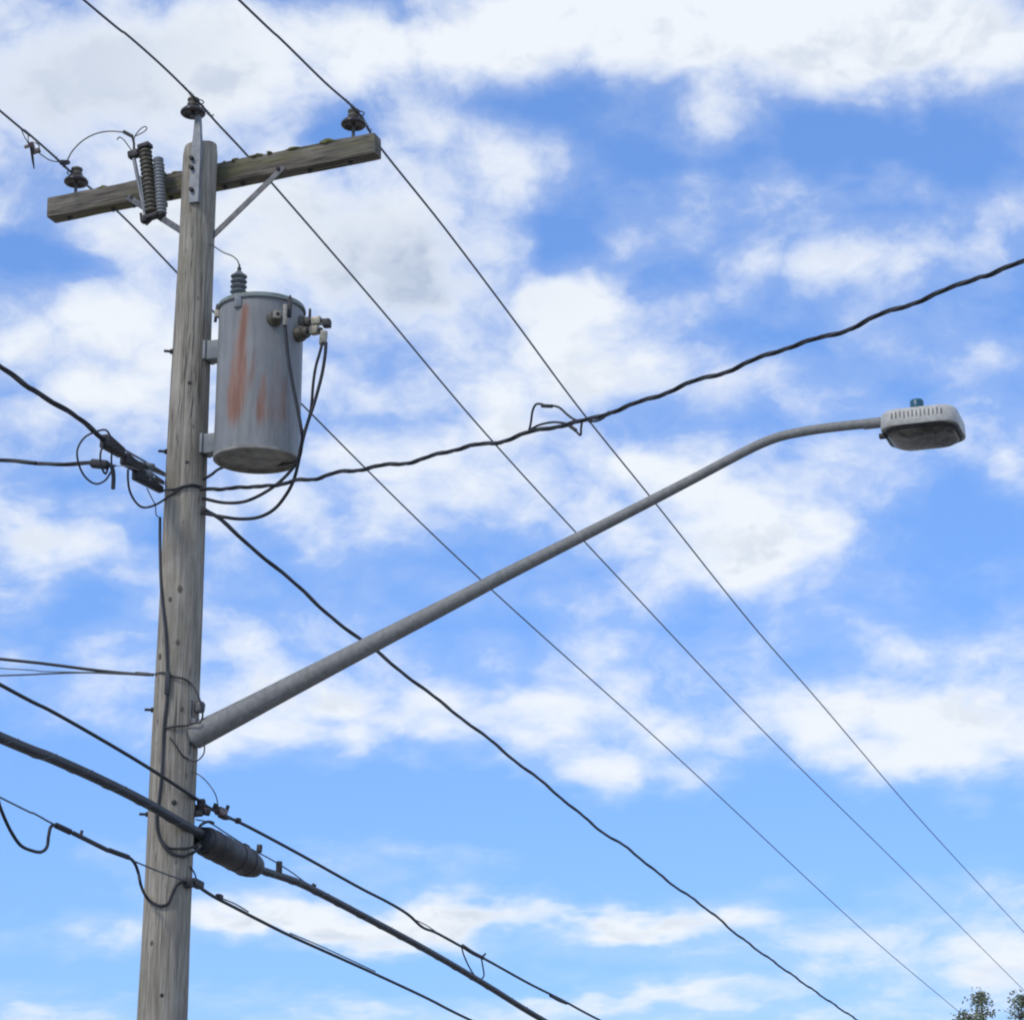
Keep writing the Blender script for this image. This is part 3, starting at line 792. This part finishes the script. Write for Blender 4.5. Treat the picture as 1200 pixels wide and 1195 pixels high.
MB().box(LM @ Matrix.Translation((-LEN / 2 + .0, -.09, -HH * .62)), (.04, .03, .028), .006).build('latch', M_IRON, lamp)

# ------------------------------------------------------------------ secondary dead end on the left of the pole
SEC = Plane(POLE + Vector((-.12, -.06, 0)), LINE)
def twisted(name, path, label, r, off, pitch, mat=M_RUBBER, k=2, cat='cable'):
    path = resample(path, .035)
    t = thing(name, path[0], label, cat)
    MB().tube(path, r * .8, 7).build('strand', M_SHEATH, t, 70)               # messenger
    for ph in (0, 1.25): MB().tube(helix(path, off, ph, pitch), r * .8, 7).build('strand', mat, t, 70)
    return t
pts = [SEC(0, 431), (SEC(40, 456)), SEC(80, 483), SEC(105, 501), SEC(122, 514), SEC(130, 520)]
twisted('service_cable', spline(extend(pts, 16, .002, False), 8), 'twisted black cable descending to the dead-end clamps left of the pole', .0115, .012, .8)
SECL = Plane(SEC(126, 545), 278)
pts = [SECL(0, 540), SECL(40, 542), SECL(80, 543.5), SECL(108, 543), SECL(122, 544)]
twisted('service_cable', spline(extend(pts, 14, .002, False), 8), 'nearly level twisted cable running left into a black connector block', .0095, .009, .7)
def deadend(a, b, w, label, mat=M_IRON, c=None):
    p, q = a, b
    t = thing('dead_end_clamp', p, label, 'clamp')
    d = q - p
    MB().box(frame(p.lerp(q, .5), d, up), (w, w * .8, d.length), w * .2, 3, taper=(.72, .8)).build('clamp_body', mat, t)
    MB().box(frame(p.lerp(q, .45) + Vector((0, -w * .38, w * .2)), d, up), (w * .5, w * .35, d.length * .55), w * .1).build('keeper', M_GALVD, t)
    MB().lathe([(.012, -w * .6), (.012, w * .6)], frame(p.lerp(q, .3), (0, 1, .2)), 8).build('bolt', M_IRON, t)
    if c is not None:
        off = Vector((.0, .0, w * .28))
        for s_ in (-1, 1):
            MB().tube([q - d * .3 + off * s_, q.lerp(c, .5) + off * s_ * .8, c + off * s_ * .3], .007, 7).build('bail', M_GALV, t)
    return t
S2 = SEC
deadend(S2(122, 516), S2(143, 531), .085, 'dark dead-end clamp gripping the descending twisted cable', M_IRON, on_pole(193, 556))
deadend(S2(145, 537), S2(166, 551), .075, 'dark dead-end clamp between the twisted cable and the pole clevis', M_IRON, on_pole(192, 566))
deadend(S2(158, 556), S2(189, 574), .062, 'slim dark spool clamp touching the pole below the clevis', M_RUBBER, None)
cv = thing('spool_clevis', S2(178, 557), 'grey steel clevis with spool insulator bolted to the pole side', 'clevis')
MB().lathe([(.028, -.045), (.036, -.036), (.036, -.02), (.024, -.008), (.024, .008), (.036, .02), (.036, .036), (.028, .045)], frame(S2(174, 551), (.2, -.3, 1)), 18).build('spool', M_GREYP, cv, 50)
MB().lathe([(.022, -.04), (.03, -.03), (.03, -.015), (.02, 0), (.03, .015), (.03, .03), (.022, .04)], frame(S2(172, 558), (.2, -.3, 1)), 18).build('spool', M_ARREST, cv, 50)
mb = MB().tube([S2(160, 541), S2(176, 547), on_pole(190, 554, -.005)], .011, 8); mb.tube([S2(163, 548), S2(178, 560), on_pole(190, 564, -.005)], .011, 8)
mb.build('strap', M_GALVD, cv)
MB().lathe([(.008, -.07), (.008, .05)], frame(S2(174, 553), (.2, -.3, 1)), 8).build('bolt', M_IRON, cv)
cn = thing('connector_block', SECL(117, 544), 'black insulated connector block at the end of the level cable', 'connector')
MB().box(frame(SECL(117, 544), SECL(128, 545) - SECL(108, 543), up), (.05, .05, .11), .015, 3).build('block', M_RUBBER, cn)
MB().tube(spline([SECL(127, 544), SECL(131, 547), SECL(133, 558), SECL(132.5, 573)], 5), [.013] * 16, 8).build('tail', M_RUBBER, cn)
MB().tube([SECL(124, 543), SECL(136, 546)], .006, 8).build('stud', M_GALVD, cn)
wire('support_wire', [SECL(134, 546), SECL(150, 546.5), S2(165, 552)], .0025, M_GALV, 'hair-thin wire from the connector block tail to the pole clevis')
wire('drip_loop', [S2(131, 514), S2(124, 504), S2(112, 506), S2(100, 512), S2(92, 523), S2(90.5, 535), S2(95, 551), S2(103, 562), S2(113, 567), S2(123, 563), S2(130, 553), S2(133, 546)], .006, M_SHEATH,
     'widest round drip loop hanging beneath the descending twisted cable', 'wire')
wire('drip_loop', [S2(122, 519), S2(118, 530), S2(118, 543), S2(121, 552), S2(124, 555), S2(126, 550)], .0065, M_SHEATH, 'short black loop around the level cable connector block', 'wire')
wire('drip_loop', [S2(131, 530), S2(130.5, 540), S2(131.5, 550), S2(133, 560)], .006, M_SHEATH, 'short black tail hanging straight from the cable clamp', 'wire')
wire('drip_loop', [S2(150, 550), S2(150, 562), S2(152, 575), S2(158, 587), S2(166, 594), S2(175, 594), S2(185, 590), on_pole(193, 585, .012), on_pole(205, 577, .012), on_pole(216, 570, .012), on_pole(226, 568, .012), on_pole(238, 571, .008)], .007, M_SHEATH,
     'black drip loop wrapping from the clamps around the pole', 'wire')
wire('drip_loop', [on_pole(189, 575, .008), on_pole(205, 573, .012), on_pole(220, 569, .014), on_pole(238, 572, .008)], .008, M_SHEATH, 'black wire banded level across the pole beside the drip loop', 'wire')
wire('ground_wire', [S2(172, 572), S2(177, 582), S2(182, 592), S2(183, 603), on_pole(188, 607, .004)], .0035, M_COPPER, 'thin bare ground wire dropping from the clamps onto the pole', 'wire')

# service drop to the right, twisted, with a spliced loop
SRV = Plane(POLE + Vector((.1, -.08, 0)), 128)
rp = [(236, 574), (252, 573.5), (272, 571), (292, 572), (312, 568), (332, 568), (352, 562), (375, 560), (400, 553), (430, 549), (460, 544), (490, 540), (520, 530), (550, 523), (580, 519), (610, 510), (640, 502), (665, 497), (690, 492), (715, 483), (760, 468), (800, 452), (860, 432), (920, 408), (980, 391), (1040, 366), (1100, 344), (1150, 323), (1200, 307)]
base = [SRV(*q) for q in rp]
sd_ = twisted('service_drop', spline(extend(base, 10, .004), 6), 'long twisted service cable sweeping up over the lamp arm with a spliced loop', .0085, .0105, .36)
tj = MB().tube(spline([SRV(619, 508), SRV(622, 496), SRV(624, 482), SRV(628, 474), SRV(634, 473.5), SRV(640, 475.5), SRV(648, 475.5), SRV(656, 478), SRV(665, 486), SRV(674, 492), SRV(684, 493)], 5), .0065, 7).build('splice_loop', M_RUBBER, sd_, 70)
MB().tube([SRV(635, 475.5), SRV(647, 476)], .0105, 8).build('splice_sleeve', M_RUBBER, sd_)
MB().tube(spline([SRV(622, 503), SRV(632, 498), SRV(645, 495), SRV(656, 495), SRV(665, 497), SRV(672, 502), SRV(680, 510), SRV(681, 502), SRV(682, 494)], 5), .0065, 7).build('splice_loop', M_RUBBER, sd_, 70)
MB().tube([SRV(667, 498.5), SRV(675, 504.5)], .010, 8).build('splice_sleeve', M_RUBBER, sd_)
MB().tube(spline([SRV(690, 494), SRV(700, 493), SRV(708, 489), SRV(714, 482)], 5), .0065, 7).build('splice_loop', M_RUBBER, sd_, 70)

# secondary cable running on behind the lamp arm
BLK = Plane(POLE + PERP * .14, LINE)
bp = [(238, 597), (262, 612), (300, 645), (345, 684), (380, 715), (420, 748), (450, 770), (500, 810), (550, 848), (600, 888), (650, 928), (700, 970), (740, 997), (780, 1030), (830, 1066), (868, 1098), (920, 1136), (965, 1168), (1005, 1195)]
twisted('secondary_cable', spline(extend([BLK(*q) for q in bp], 22, .002), 6), 'black twisted cable slanting down from the transformer height behind the lamp arm', .0105, .0095, 1.3)

# ------------------------------------------------------------------ house service wires on the left at lamp height
HS = Plane(on_pole(180, 790, .01), 276)
pts = [HS(0, 772), HS(60, 778.5), HS(110, 785), HS(150, 789), HS(180, 790.5)]
wire('house_cable', extend(pts, 12, .002, False), .0095, M_RUBBER, 'thickest black cable of the three meeting at the pole above the lamp bracket', 'cable')
HS2 = Plane(on_pole(180, 790, .02), 282)
wire('house_cable', extend([HS2(0, 791.5), HS2(50, 789.5), HS2(100, 788), HS2(140, 789.5), HS2(178, 791)], 12, .002, False), .005, M_SHEATH, 'thin cable rising slightly towards the pole above the lamp bracket', 'cable')
wire('house_cable', extend([HS2(0, 783), HS2(50, 786.5), HS2(100, 787.5), HS2(140, 788.5), HS2(176, 790)], 12, .002, False), .003, M_SHEATH, 'hair-thin wire between two cables above the lamp bracket', 'cable')
dc = thing('cable_clamp', HS(166, 789.5), 'small grey wedge clamp holding the house cables at the pole', 'clamp')
MB().box(frame(HS(167, 789.5), HS(180, 790.5) - HS(155, 788.5), up), (.022, .022, .09), .006).build('wedge', M_GALVD, dc)
MB().tube([HS(174, 789), on_pole(184, 790, .0)], .005, 6).build('bail', M_GALVD, dc)
wire('lamp_feed_wire', [on_pole(180, 790, .006), on_pole(192, 788, .012), on_pole(205, 793, .012), on_pole(215, 795, .012), on_pole(224, 801, .012), at(231, 812, 12.85), at(236, 826, 12.85), at(237.5, 838, 12.86), LAMP(236, 850) + Vector((0, -.05, 0))], .006, M_SHEATH, 'black feed wire curling around the pole into the lamp arm')
wire('lamp_feed_wire', [on_pole(192, 853, .012), on_pole(205, 851, .012), on_pole(218, 850, .012), at(229, 847, 12.84), at(236, 846, 12.84)], .006, M_SHEATH, 'short level wire from the pole riser to the lamp bracket')
wire('lamp_feed_wire', [on_pole(199, 864, .006), on_pole(206, 873, .008), on_pole(213, 884, .008), on_pole(222, 890, .01), at(228, 892, 12.86), at(234, 889, 12.86), at(239, 882, 12.86), LAMP(240.5, 872) + Vector((0, -.03, 0))], .0045, M_SHEATH, 'thin wire looping under the lamp arm where it meets the pole')
wire('riser_cable', [on_pole(187.5, 606, .006), on_pole(187.5, 640, .008), on_pole(189, 690, .008), on_pole(194, 740, .01), on_pole(196, 790, .012), on_pole(195.5, 820, .012), on_pole(192, 852, .012), on_pole(190, 900, .012), on_pole(186, 940, .012), on_pole(183.5, 955, .014), on_pole(185, 975, .016), on_pole(192, 991, .016), on_pole(203, 1000, .016), on_pole(215, 1003, .016), on_pole(224, 1000, .016), at(232, 995, 12.82), at(236, 990, 12.81)], .009, M_SHEATH,
     'dark riser cable running down the pole to a low loop at the splice case', 'cable')
wire('riser_cable', [on_pole(190, 985, .014), on_pole(198, 993, .014), on_pole(212, 994, .014), on_pole(223, 993, .014), at(233, 989, 12.81)], .007, M_SHEATH, 'short dark cable bowing across the pole into the splice case', 'cable')
mb = MB().box(frame(on_pole(196, 800, .02), (0, 0, 1)), (.03, .02, .14), .005); tag(mb.build('cable_guard', M_SHEATH), 'narrow dark guard strip over the riser cable on the pole', 'cable guard')

# ------------------------------------------------------------------ telephone cables
TEL = Plane(POLE + PERP * .10 + Vector((.0, -.10, 0)), LINE)
tA = extend([TEL(0, 864), TEL(60, 888), TEL(120, 915), TEL(170, 940)], 15, .002, False) + [TEL(215, 966), TEL(245, 982)]
tc_ = wire('telephone_cable', tA, .029, M_SHEATH, 'thick black telephone cable entering the splice case from the left', 'cable', n=14)
tB = [TEL(292, 1011), TEL(306, 1019), TEL(330, 1027), TEL(352, 1035), TEL(380, 1049), TEL(420, 1070), TEL(500, 1113), TEL(570, 1154), TEL(640, 1197)]
tcr = wire('telephone_cable', extend(tB, 22, .002), .0245, M_SHEATH, 'thick black telephone cable leaving the splice case down to the right', 'cable', n=14)
MB().tube(helix(resample(spline(tA[3:], 6), .03), .0295, 0, .38), .0028, 5).build('lashing_wire', M_GALVD, tc_, 70)
MB().tube(helix(resample(spline(tB, 6), .03), .025, 0, .38), .0028, 5).build('lashing_wire', M_GALVD, tcr, 70)
sc0, sc1 = TEL(238, 984), TEL(302, 1017)
case = thing('splice_case', sc0, 'dark brown torpedo-shaped splice case on the telephone cable beside the pole', 'splice case')
Ls = (sc1 - sc0).length; Rs = .088
Ms = frame(sc0, sc1 - sc0, up)
MB().lathe([(.03, -.005), (.06, .0), (Rs * .93, .014), (Rs, .04), (Rs, Ls * .3), (Rs * 1.02, Ls * .31), (Rs * 1.02, Ls * .36), (Rs, Ls * .37), (Rs, Ls * .72), (Rs * .95, Ls * .84), (Rs * .78, Ls * .94), (Rs * .5, Ls * .99), (.03, Ls * 1.0)], Ms, 36).build('shell', M_CASE, case, 40)
MB().box(Ms @ Matrix.Translation((Rs * .9, 0, Ls * .42)), (.03, .025, Ls * .6), .006).build('seam_rail', M_CASE, case)
MB().lathe([(.07, -.022), (.075, -.02), (.075, .004), (.05, .008)], Ms, 24).build('end_plate', M_RUBBER, case)
for q in (.16, .55, .74):
    MB().lathe([(Rs * .985, Ls * q), (Rs * 1.03, Ls * q + .002), (Rs * 1.03, Ls * q + .016), (Rs * .985, Ls * q + .018)], Ms, 36, False).build('band', M_RUBBER, case)
mb = MB()
for yo in (-.02, .03): mb.tube(spline([Ms @ Vector((-.01, yo - .03, -.02)), Ms @ Vector((-.055, yo - .05, -.05)), Ms @ Vector((-.085, yo - .03, -.01))], 4), .007, 7)
mb.build('end_clip', M_IRON, case)
mb = MB().tube(spline([TEL(232, 972), TEL(236, 966), TEL(244, 962.5), TEL(250, 964)], 4), .009, 7); mb.tube(spline([TEL(236, 977), TEL(241, 971), TEL(249, 972)], 4), .008, 7)
mb.build('hanger_hook', M_IRON, case)
st = thing('support_strand', TEL(246, 964), 'thin steel strand above the splice case joining the thick telephone cable', 'wire')
MB().tube(spline([on_pole(230, 960, .0), TEL(246, 964), TEL(268, 978), TEL(292, 993), TEL(318, 1007), TEL(342, 1022), TEL(366, 1040)], 5), .0045, 7).build('strand', M_GALVD, st)
MB().box(frame(TEL(304, 994), TEL(318, 1003) - TEL(304, 994), up), (.05, .03, .03), .006).build('strand_clip', M_IRON, st)
MB().box(frame(TEL(288, 991), TEL(318, 1003) - TEL(304, 994), up), (.018, .03, .07), .005).build('strand_clip', M_IRON, st)
MB().box(frame(TEL(327, 1017), (0, 0, 1)), (.04, .03, .09), .008).build('cable_hanger', M_IRON, st)
MB().box(frame(TEL(368, 1037), (0.5, 0, -.3), up), (.02, .03, .03), .006).build('strand_clip', M_IRON, st)

# upper communication cable with a clamp at the pole
UP_ = Plane(POLE + PERP * .125 + Vector((0, -.07, 0)), LINE)
uL = extend([UP_(0, 802), UP_(60, 833), UP_(120, 867), UP_(175, 900)], 15, .002, False) + [UP_(232, 937), UP_(243, 945)]
uR = [UP_(262, 955), UP_(290, 968), UP_(350, 1000), UP_(420, 1039), UP_(455, 1057), UP_(478, 1071), UP_(495, 1086), UP_(512, 1093), UP_(545, 1111), UP_(575, 1127), UP_(620, 1152), UP_(660, 1172), UP_(705, 1196)]
uc = wire('upper_telephone_cable', extend(uL + uR, 22, .002), .0105, M_RUBBER, 'slender black cable crossing the pole just above the splice case, with a hanging loop', 'cable')
MB().tube(spline([UP_(541, 1109), UP_(543, 1117), UP_(548, 1129), UP_(555, 1141), UP_(562, 1147), UP_(567, 1143), UP_(566, 1133), UP_(564, 1122)], 5), .006, 7).build('slack_loop', M_RUBBER, uc)
MB().tube(spline([UP_(542, 1108), UP_(554, 1116), UP_(566, 1122)], 4), .016, 8).build('splice_sleeve', M_RUBBER, uc)
MB().tube(spline([UP_(484, 1076), UP_(500, 1084), UP_(516, 1095)], 4), .004, 6).build('lashing_strand', M_GALVD, uc)
MB().tube([UP_(566, 1120), UP_(569, 1117)], .008, 6).build('clip', M_IRON, uc)
MB().tube(spline([UP_(645, 1166), UP_(656, 1172), UP_(664, 1175)], 4), [.014] * 9, 8).build('splice_sleeve', M_RUBBER, uc)
cl2 = thing('suspension_clamp', on_pole(231, 948, 0), 'dark suspension clamp bolted to the pole above the splice case', 'clamp')
MB().box(frame(UP_(236, 949), (.4, -.2, -.15), up), (.045, .05, .11), .01).build('clamp_body', M_IRON, cl2)
MB().box(frame(UP_(236, 941), (1, 0, .1), up), (.05, .05, .05), .012).build('bolt_head', M_IRON, cl2)
MB().box(frame(UP_(232, 953), (1, 0, .1), up), (.035, .05, .06), .01).build('keeper', M_IRON, cl2)
cl3 = thing('bonding_clamp', UP_(258, 952), 'brown finned bonding clamp on the slender cable right of the pole', 'clamp')
MB().box(frame(UP_(259, 951), UP_(290, 968) - UP_(262, 955), up), (.05, .045, .10), .01).build('clamp_body', M_SKIRT, cl3)
MB().box(frame(UP_(266, 948), (.3, 0, 1)), (.02, .03, .05), .005).build('fin', M_IRON, cl3)
MB().box(frame(UP_(252, 945), (.3, 0, 1)), (.025, .03, .04), .005).build('fin', M_IRON, cl3)
MB().box(frame(UP_(263, 957), UP_(290, 968) - UP_(262, 955), up), (.022, .05, .09), .006).build('keeper', M_IRON, cl3)
cl4 = MB().box(frame(UP_(279, 961.5), UP_(290, 968) - UP_(262, 955), up), (.035, .035, .035), .01).build('cable_clip', M_IRON)
tag(cl4, 'small dark clip riding the slender cable beyond the bonding clamp', 'clip')
wire('bond_wire', [on_pole(225, 904, .006), at(235, 909, 12.84), at(245, 919, 12.84), at(253, 932, 12.84), UP_(256, 947)], .0035, M_COPPER, 'thin bond wire arching from the pole to the brown clamp')

# lower cable bundle
LOW = Plane(POLE + PERP * .12 + Vector((0, -.08, 0)), LINE)
lowL = extend([LOW(0, 934), LOW(40, 953), LOW(62, 965)], 15, .002, False) + [LOW(110, 988), LOW(160, 1010), LOW(200, 1026), LOW(226, 1034)]
lowR = [LOW(250, 1050), LOW(275, 1063), LOW(300, 1076), LOW(340, 1096), LOW(380, 1114), LOW(440, 1141), LOW(500, 1169), LOW(556, 1197)]
wire('lower_strand', lowL, .005, M_GALVD, 'thin steel strand reaching the pole below the splice case', 'wire')
lb = wire('lower_telephone_cable', extend([LOW(226, 1034)] + lowR, 22, .002), .0105, M_RUBBER, 'slender black cable leaving the pole below the splice case', 'cable')
MB().tube(spline([LOW(262, 1053), LOW(276, 1059), LOW(291, 1068)], 4), .0045, 6).build('lashing_strand', M_GALV, lb)
MB().tube(spline([LOW(340, 1093), LOW(380, 1110), LOW(440, 1138)], 4), .004, 6).build('lashing_strand', M_GALVD, lb)
b2 = [LOW(-40, 917), LOW(-20, 926), LOW(-9, 930), LOW(-3, 936), LOW(0, 945), LOW(6, 960), LOW(14, 976), LOW(24, 990), LOW(36, 996), LOW(48, 998), LOW(55, 992), LOW(57, 979), LOW(60, 968), LOW(68, 967.5), LOW(85, 976), LOW(105, 986), LOW(128, 997), LOW(148, 1003), LOW(157, 1010), LOW(162, 1022), LOW(166, 1038) + Vector((0, -.02, 0)), on_pole(171, 1050, .03), on_pole(178, 1057, .02), on_pole(188, 1061, .016), on_pole(197, 1058, .016), on_pole(202, 1047, .016), on_pole(207, 1037, .016), on_pole(215, 1033, .016), LOW(226, 1034)]
low2 = wire('lashed_cable', extend(b2, 8, .002, False), .009, M_RUBBER, 'black cable lashed to the lower strand, drooping in loops either side', 'cable')
MB().tube([LOW(66, 967), LOW(82, 974.5)], .017, 8).build('splice_sleeve', M_RUBBER, low2)
MB().tube([LOW(86, 976), LOW(126, 996)], .0135, 8).build('lashed_splice', M_SHEATH, low2)
MB().tube([LOW(128, 996), LOW(150, 1004)], .015, 8).build('splice_sleeve', M_RUBBER, low2)
MB().tube([LOW(95, 978), LOW(96, 973)], .009, 8).build('clip', M_IRON, low2)
cl5 = thing('suspension_clamp', on_pole(224, 1034, 0), 'dark suspension clamp bolted to the pole below the splice case', 'clamp')
MB().box(frame(LOW(230, 1035), lowR[1] - lowR[0], up), (.045, .05, .12), .01).build('clamp_body', M_IRON, cl5)
MB().tube(spline([on_pole(223, 1015, .006), LOW(228, 1023), LOW(231, 1033)], 4), .005, 6).build('bond_tail', M_IRON, cl5)
MB().box(frame(LOW(221, 1034), (1, 0, 0), up), (.06, .05, .05), .01).build('keeper', M_IRON, cl5)
cl6 = MB().box(frame(LOW(257, 1051), lowR[1] - lowR[0], up), (.035, .035, .05), .008).build('cable_clip', M_IRON)
tag(cl6, 'small dark clip on the lower cable below the splice case', 'clip')

# ------------------------------------------------------------------ tree beyond the far span
def leaf_mat():
    m, nt, b = new_mat('leaves')
    oi = N(nt, 'ShaderNodeAttribute', attribute_name='tone')
    c = mixc(nt, oi.outputs['Fac'], (.10, .15, .06), (.48, .48, .34))
    nt.links.new(c, b.inputs['Base Color']); b.inputs['Roughness'].default_value = .6
    tl = N(nt, 'ShaderNodeBsdfTranslucent'); nt.links.new(c, tl.inputs[0])
    mx = N(nt, 'ShaderNodeMixShader'); mx.inputs[0].default_value = .4
    nt.links.new(b.outputs[0], mx.inputs[1]); nt.links.new(tl.outputs[0], mx.inputs[2])
    nt.links.new(mx.outputs[0], nt.nodes['Material Output'].inputs[0])
    return m
M_LEAF = leaf_mat()
M_BARK = plain('tree_bark', (.11, .095, .08), .9, 0, .35, 20, .4)
def make_tree(base, leaders, label):
    t = thing('leafy_tree', base, label, 'tree')
    rnd = random.Random(11); mb = MB(); tips = []
    fork = base + Vector((0, 0, 1.3))
    mb.tube(spline([base + Vector((0, 0, -.2)), base + Vector((.03, 0, .7)), fork], 5), [.17 - .004 * i for i in range(11)], 10)
    for top, spread in leaders:
        mid = fork.lerp(top, .5) + Vector((rnd.uniform(-.2, .2), rnd.uniform(-.2, .2), .1))
        sp = spline([fork, mid, top], 10)
        mb.tube(sp, [max(.008, .1 * (1 - i / len(sp)) ** .9) for i in range(len(sp))], 8)
        for i in range(2, len(sp)):
            f = i / len(sp)
            for k_ in range(4):
                a = rnd.uniform(0, 6.28); L_ = spread * (1.05 - f) * rnd.uniform(.5, 1.1) + .12
                e = sp[i] + Vector((math.cos(a) * L_, math.sin(a) * L_, L_ * rnd.uniform(.35, 1.0)))
                if e.z > top.z: e.z = top.z - rnd.uniform(0, .2)
                mb.tube([sp[i], sp[i].lerp(e, .5) + Vector((0, 0, .04)), e], [.018, .011, .005], 5)
                tips += [sp[i].lerp(e, q) for q in (.35, .55, .7, .85, 1.0)]
        tips += [top - Vector((0, 0, .06 * q)) for q in range(6)]
    mb.build('trunk', M_BARK, t, 60)
    vs, fs, tone = [], [], []
    for p in tips:
        ct = rnd.random()
        for _ in range(rnd.randint(4, 9)):
            c = p + Vector((rnd.gauss(0, .055), rnd.gauss(0, .055), rnd.gauss(0, .055)))
            d = Vector((rnd.gauss(0, 1), rnd.gauss(0, 1), rnd.gauss(-.3, .7))).normalized()
            s_ = d.cross(Vector((rnd.gauss(0, 1), rnd.gauss(0, 1), rnd.gauss(0, 1)))).normalized()
            L_ = rnd.uniform(.045, .08); W_ = L_ * .5
            k_ = len(vs); nn = d.cross(s_) * L_ * .12
            vs += [c, c + d * L_ * .5 + s_ * W_ * .5 + nn, c + d * L_, c + d * L_ * .5 - s_ * W_ * .5 + nn]
            fs += [(k_, k_ + 1, k_ + 2), (k_, k_ + 2, k_ + 3)]
            tone += [min(1, max(0, ct * .7 + rnd.uniform(-.1, .4)))] * 4
    o = MB().add(vs, fs).build('crown', M_LEAF, t, 180)
    a_ = o.data.attributes.new('tone', 'FLOAT', 'POINT'); a_.data.foreach_set('value', tone)
    return t
TYD = 40.0
tb = at(1165, 1195, TYD); tb.z = 0
make_tree(tb, [(at(1149, 1164, TYD), .42), (at(1199, 1168, TYD + .5), .5), (at(1129, 1187, TYD - .3), .3), (at(1172, 1215, TYD + 1), 1.2), (at(1105, 1232, TYD + .4), 1.0), (at(1240, 1190, TYD), 1.0), (at(1270, 1225, TYD + .4), 1.1)],
          'leafy tree with sparse pale twigs rising where the power lines descend')
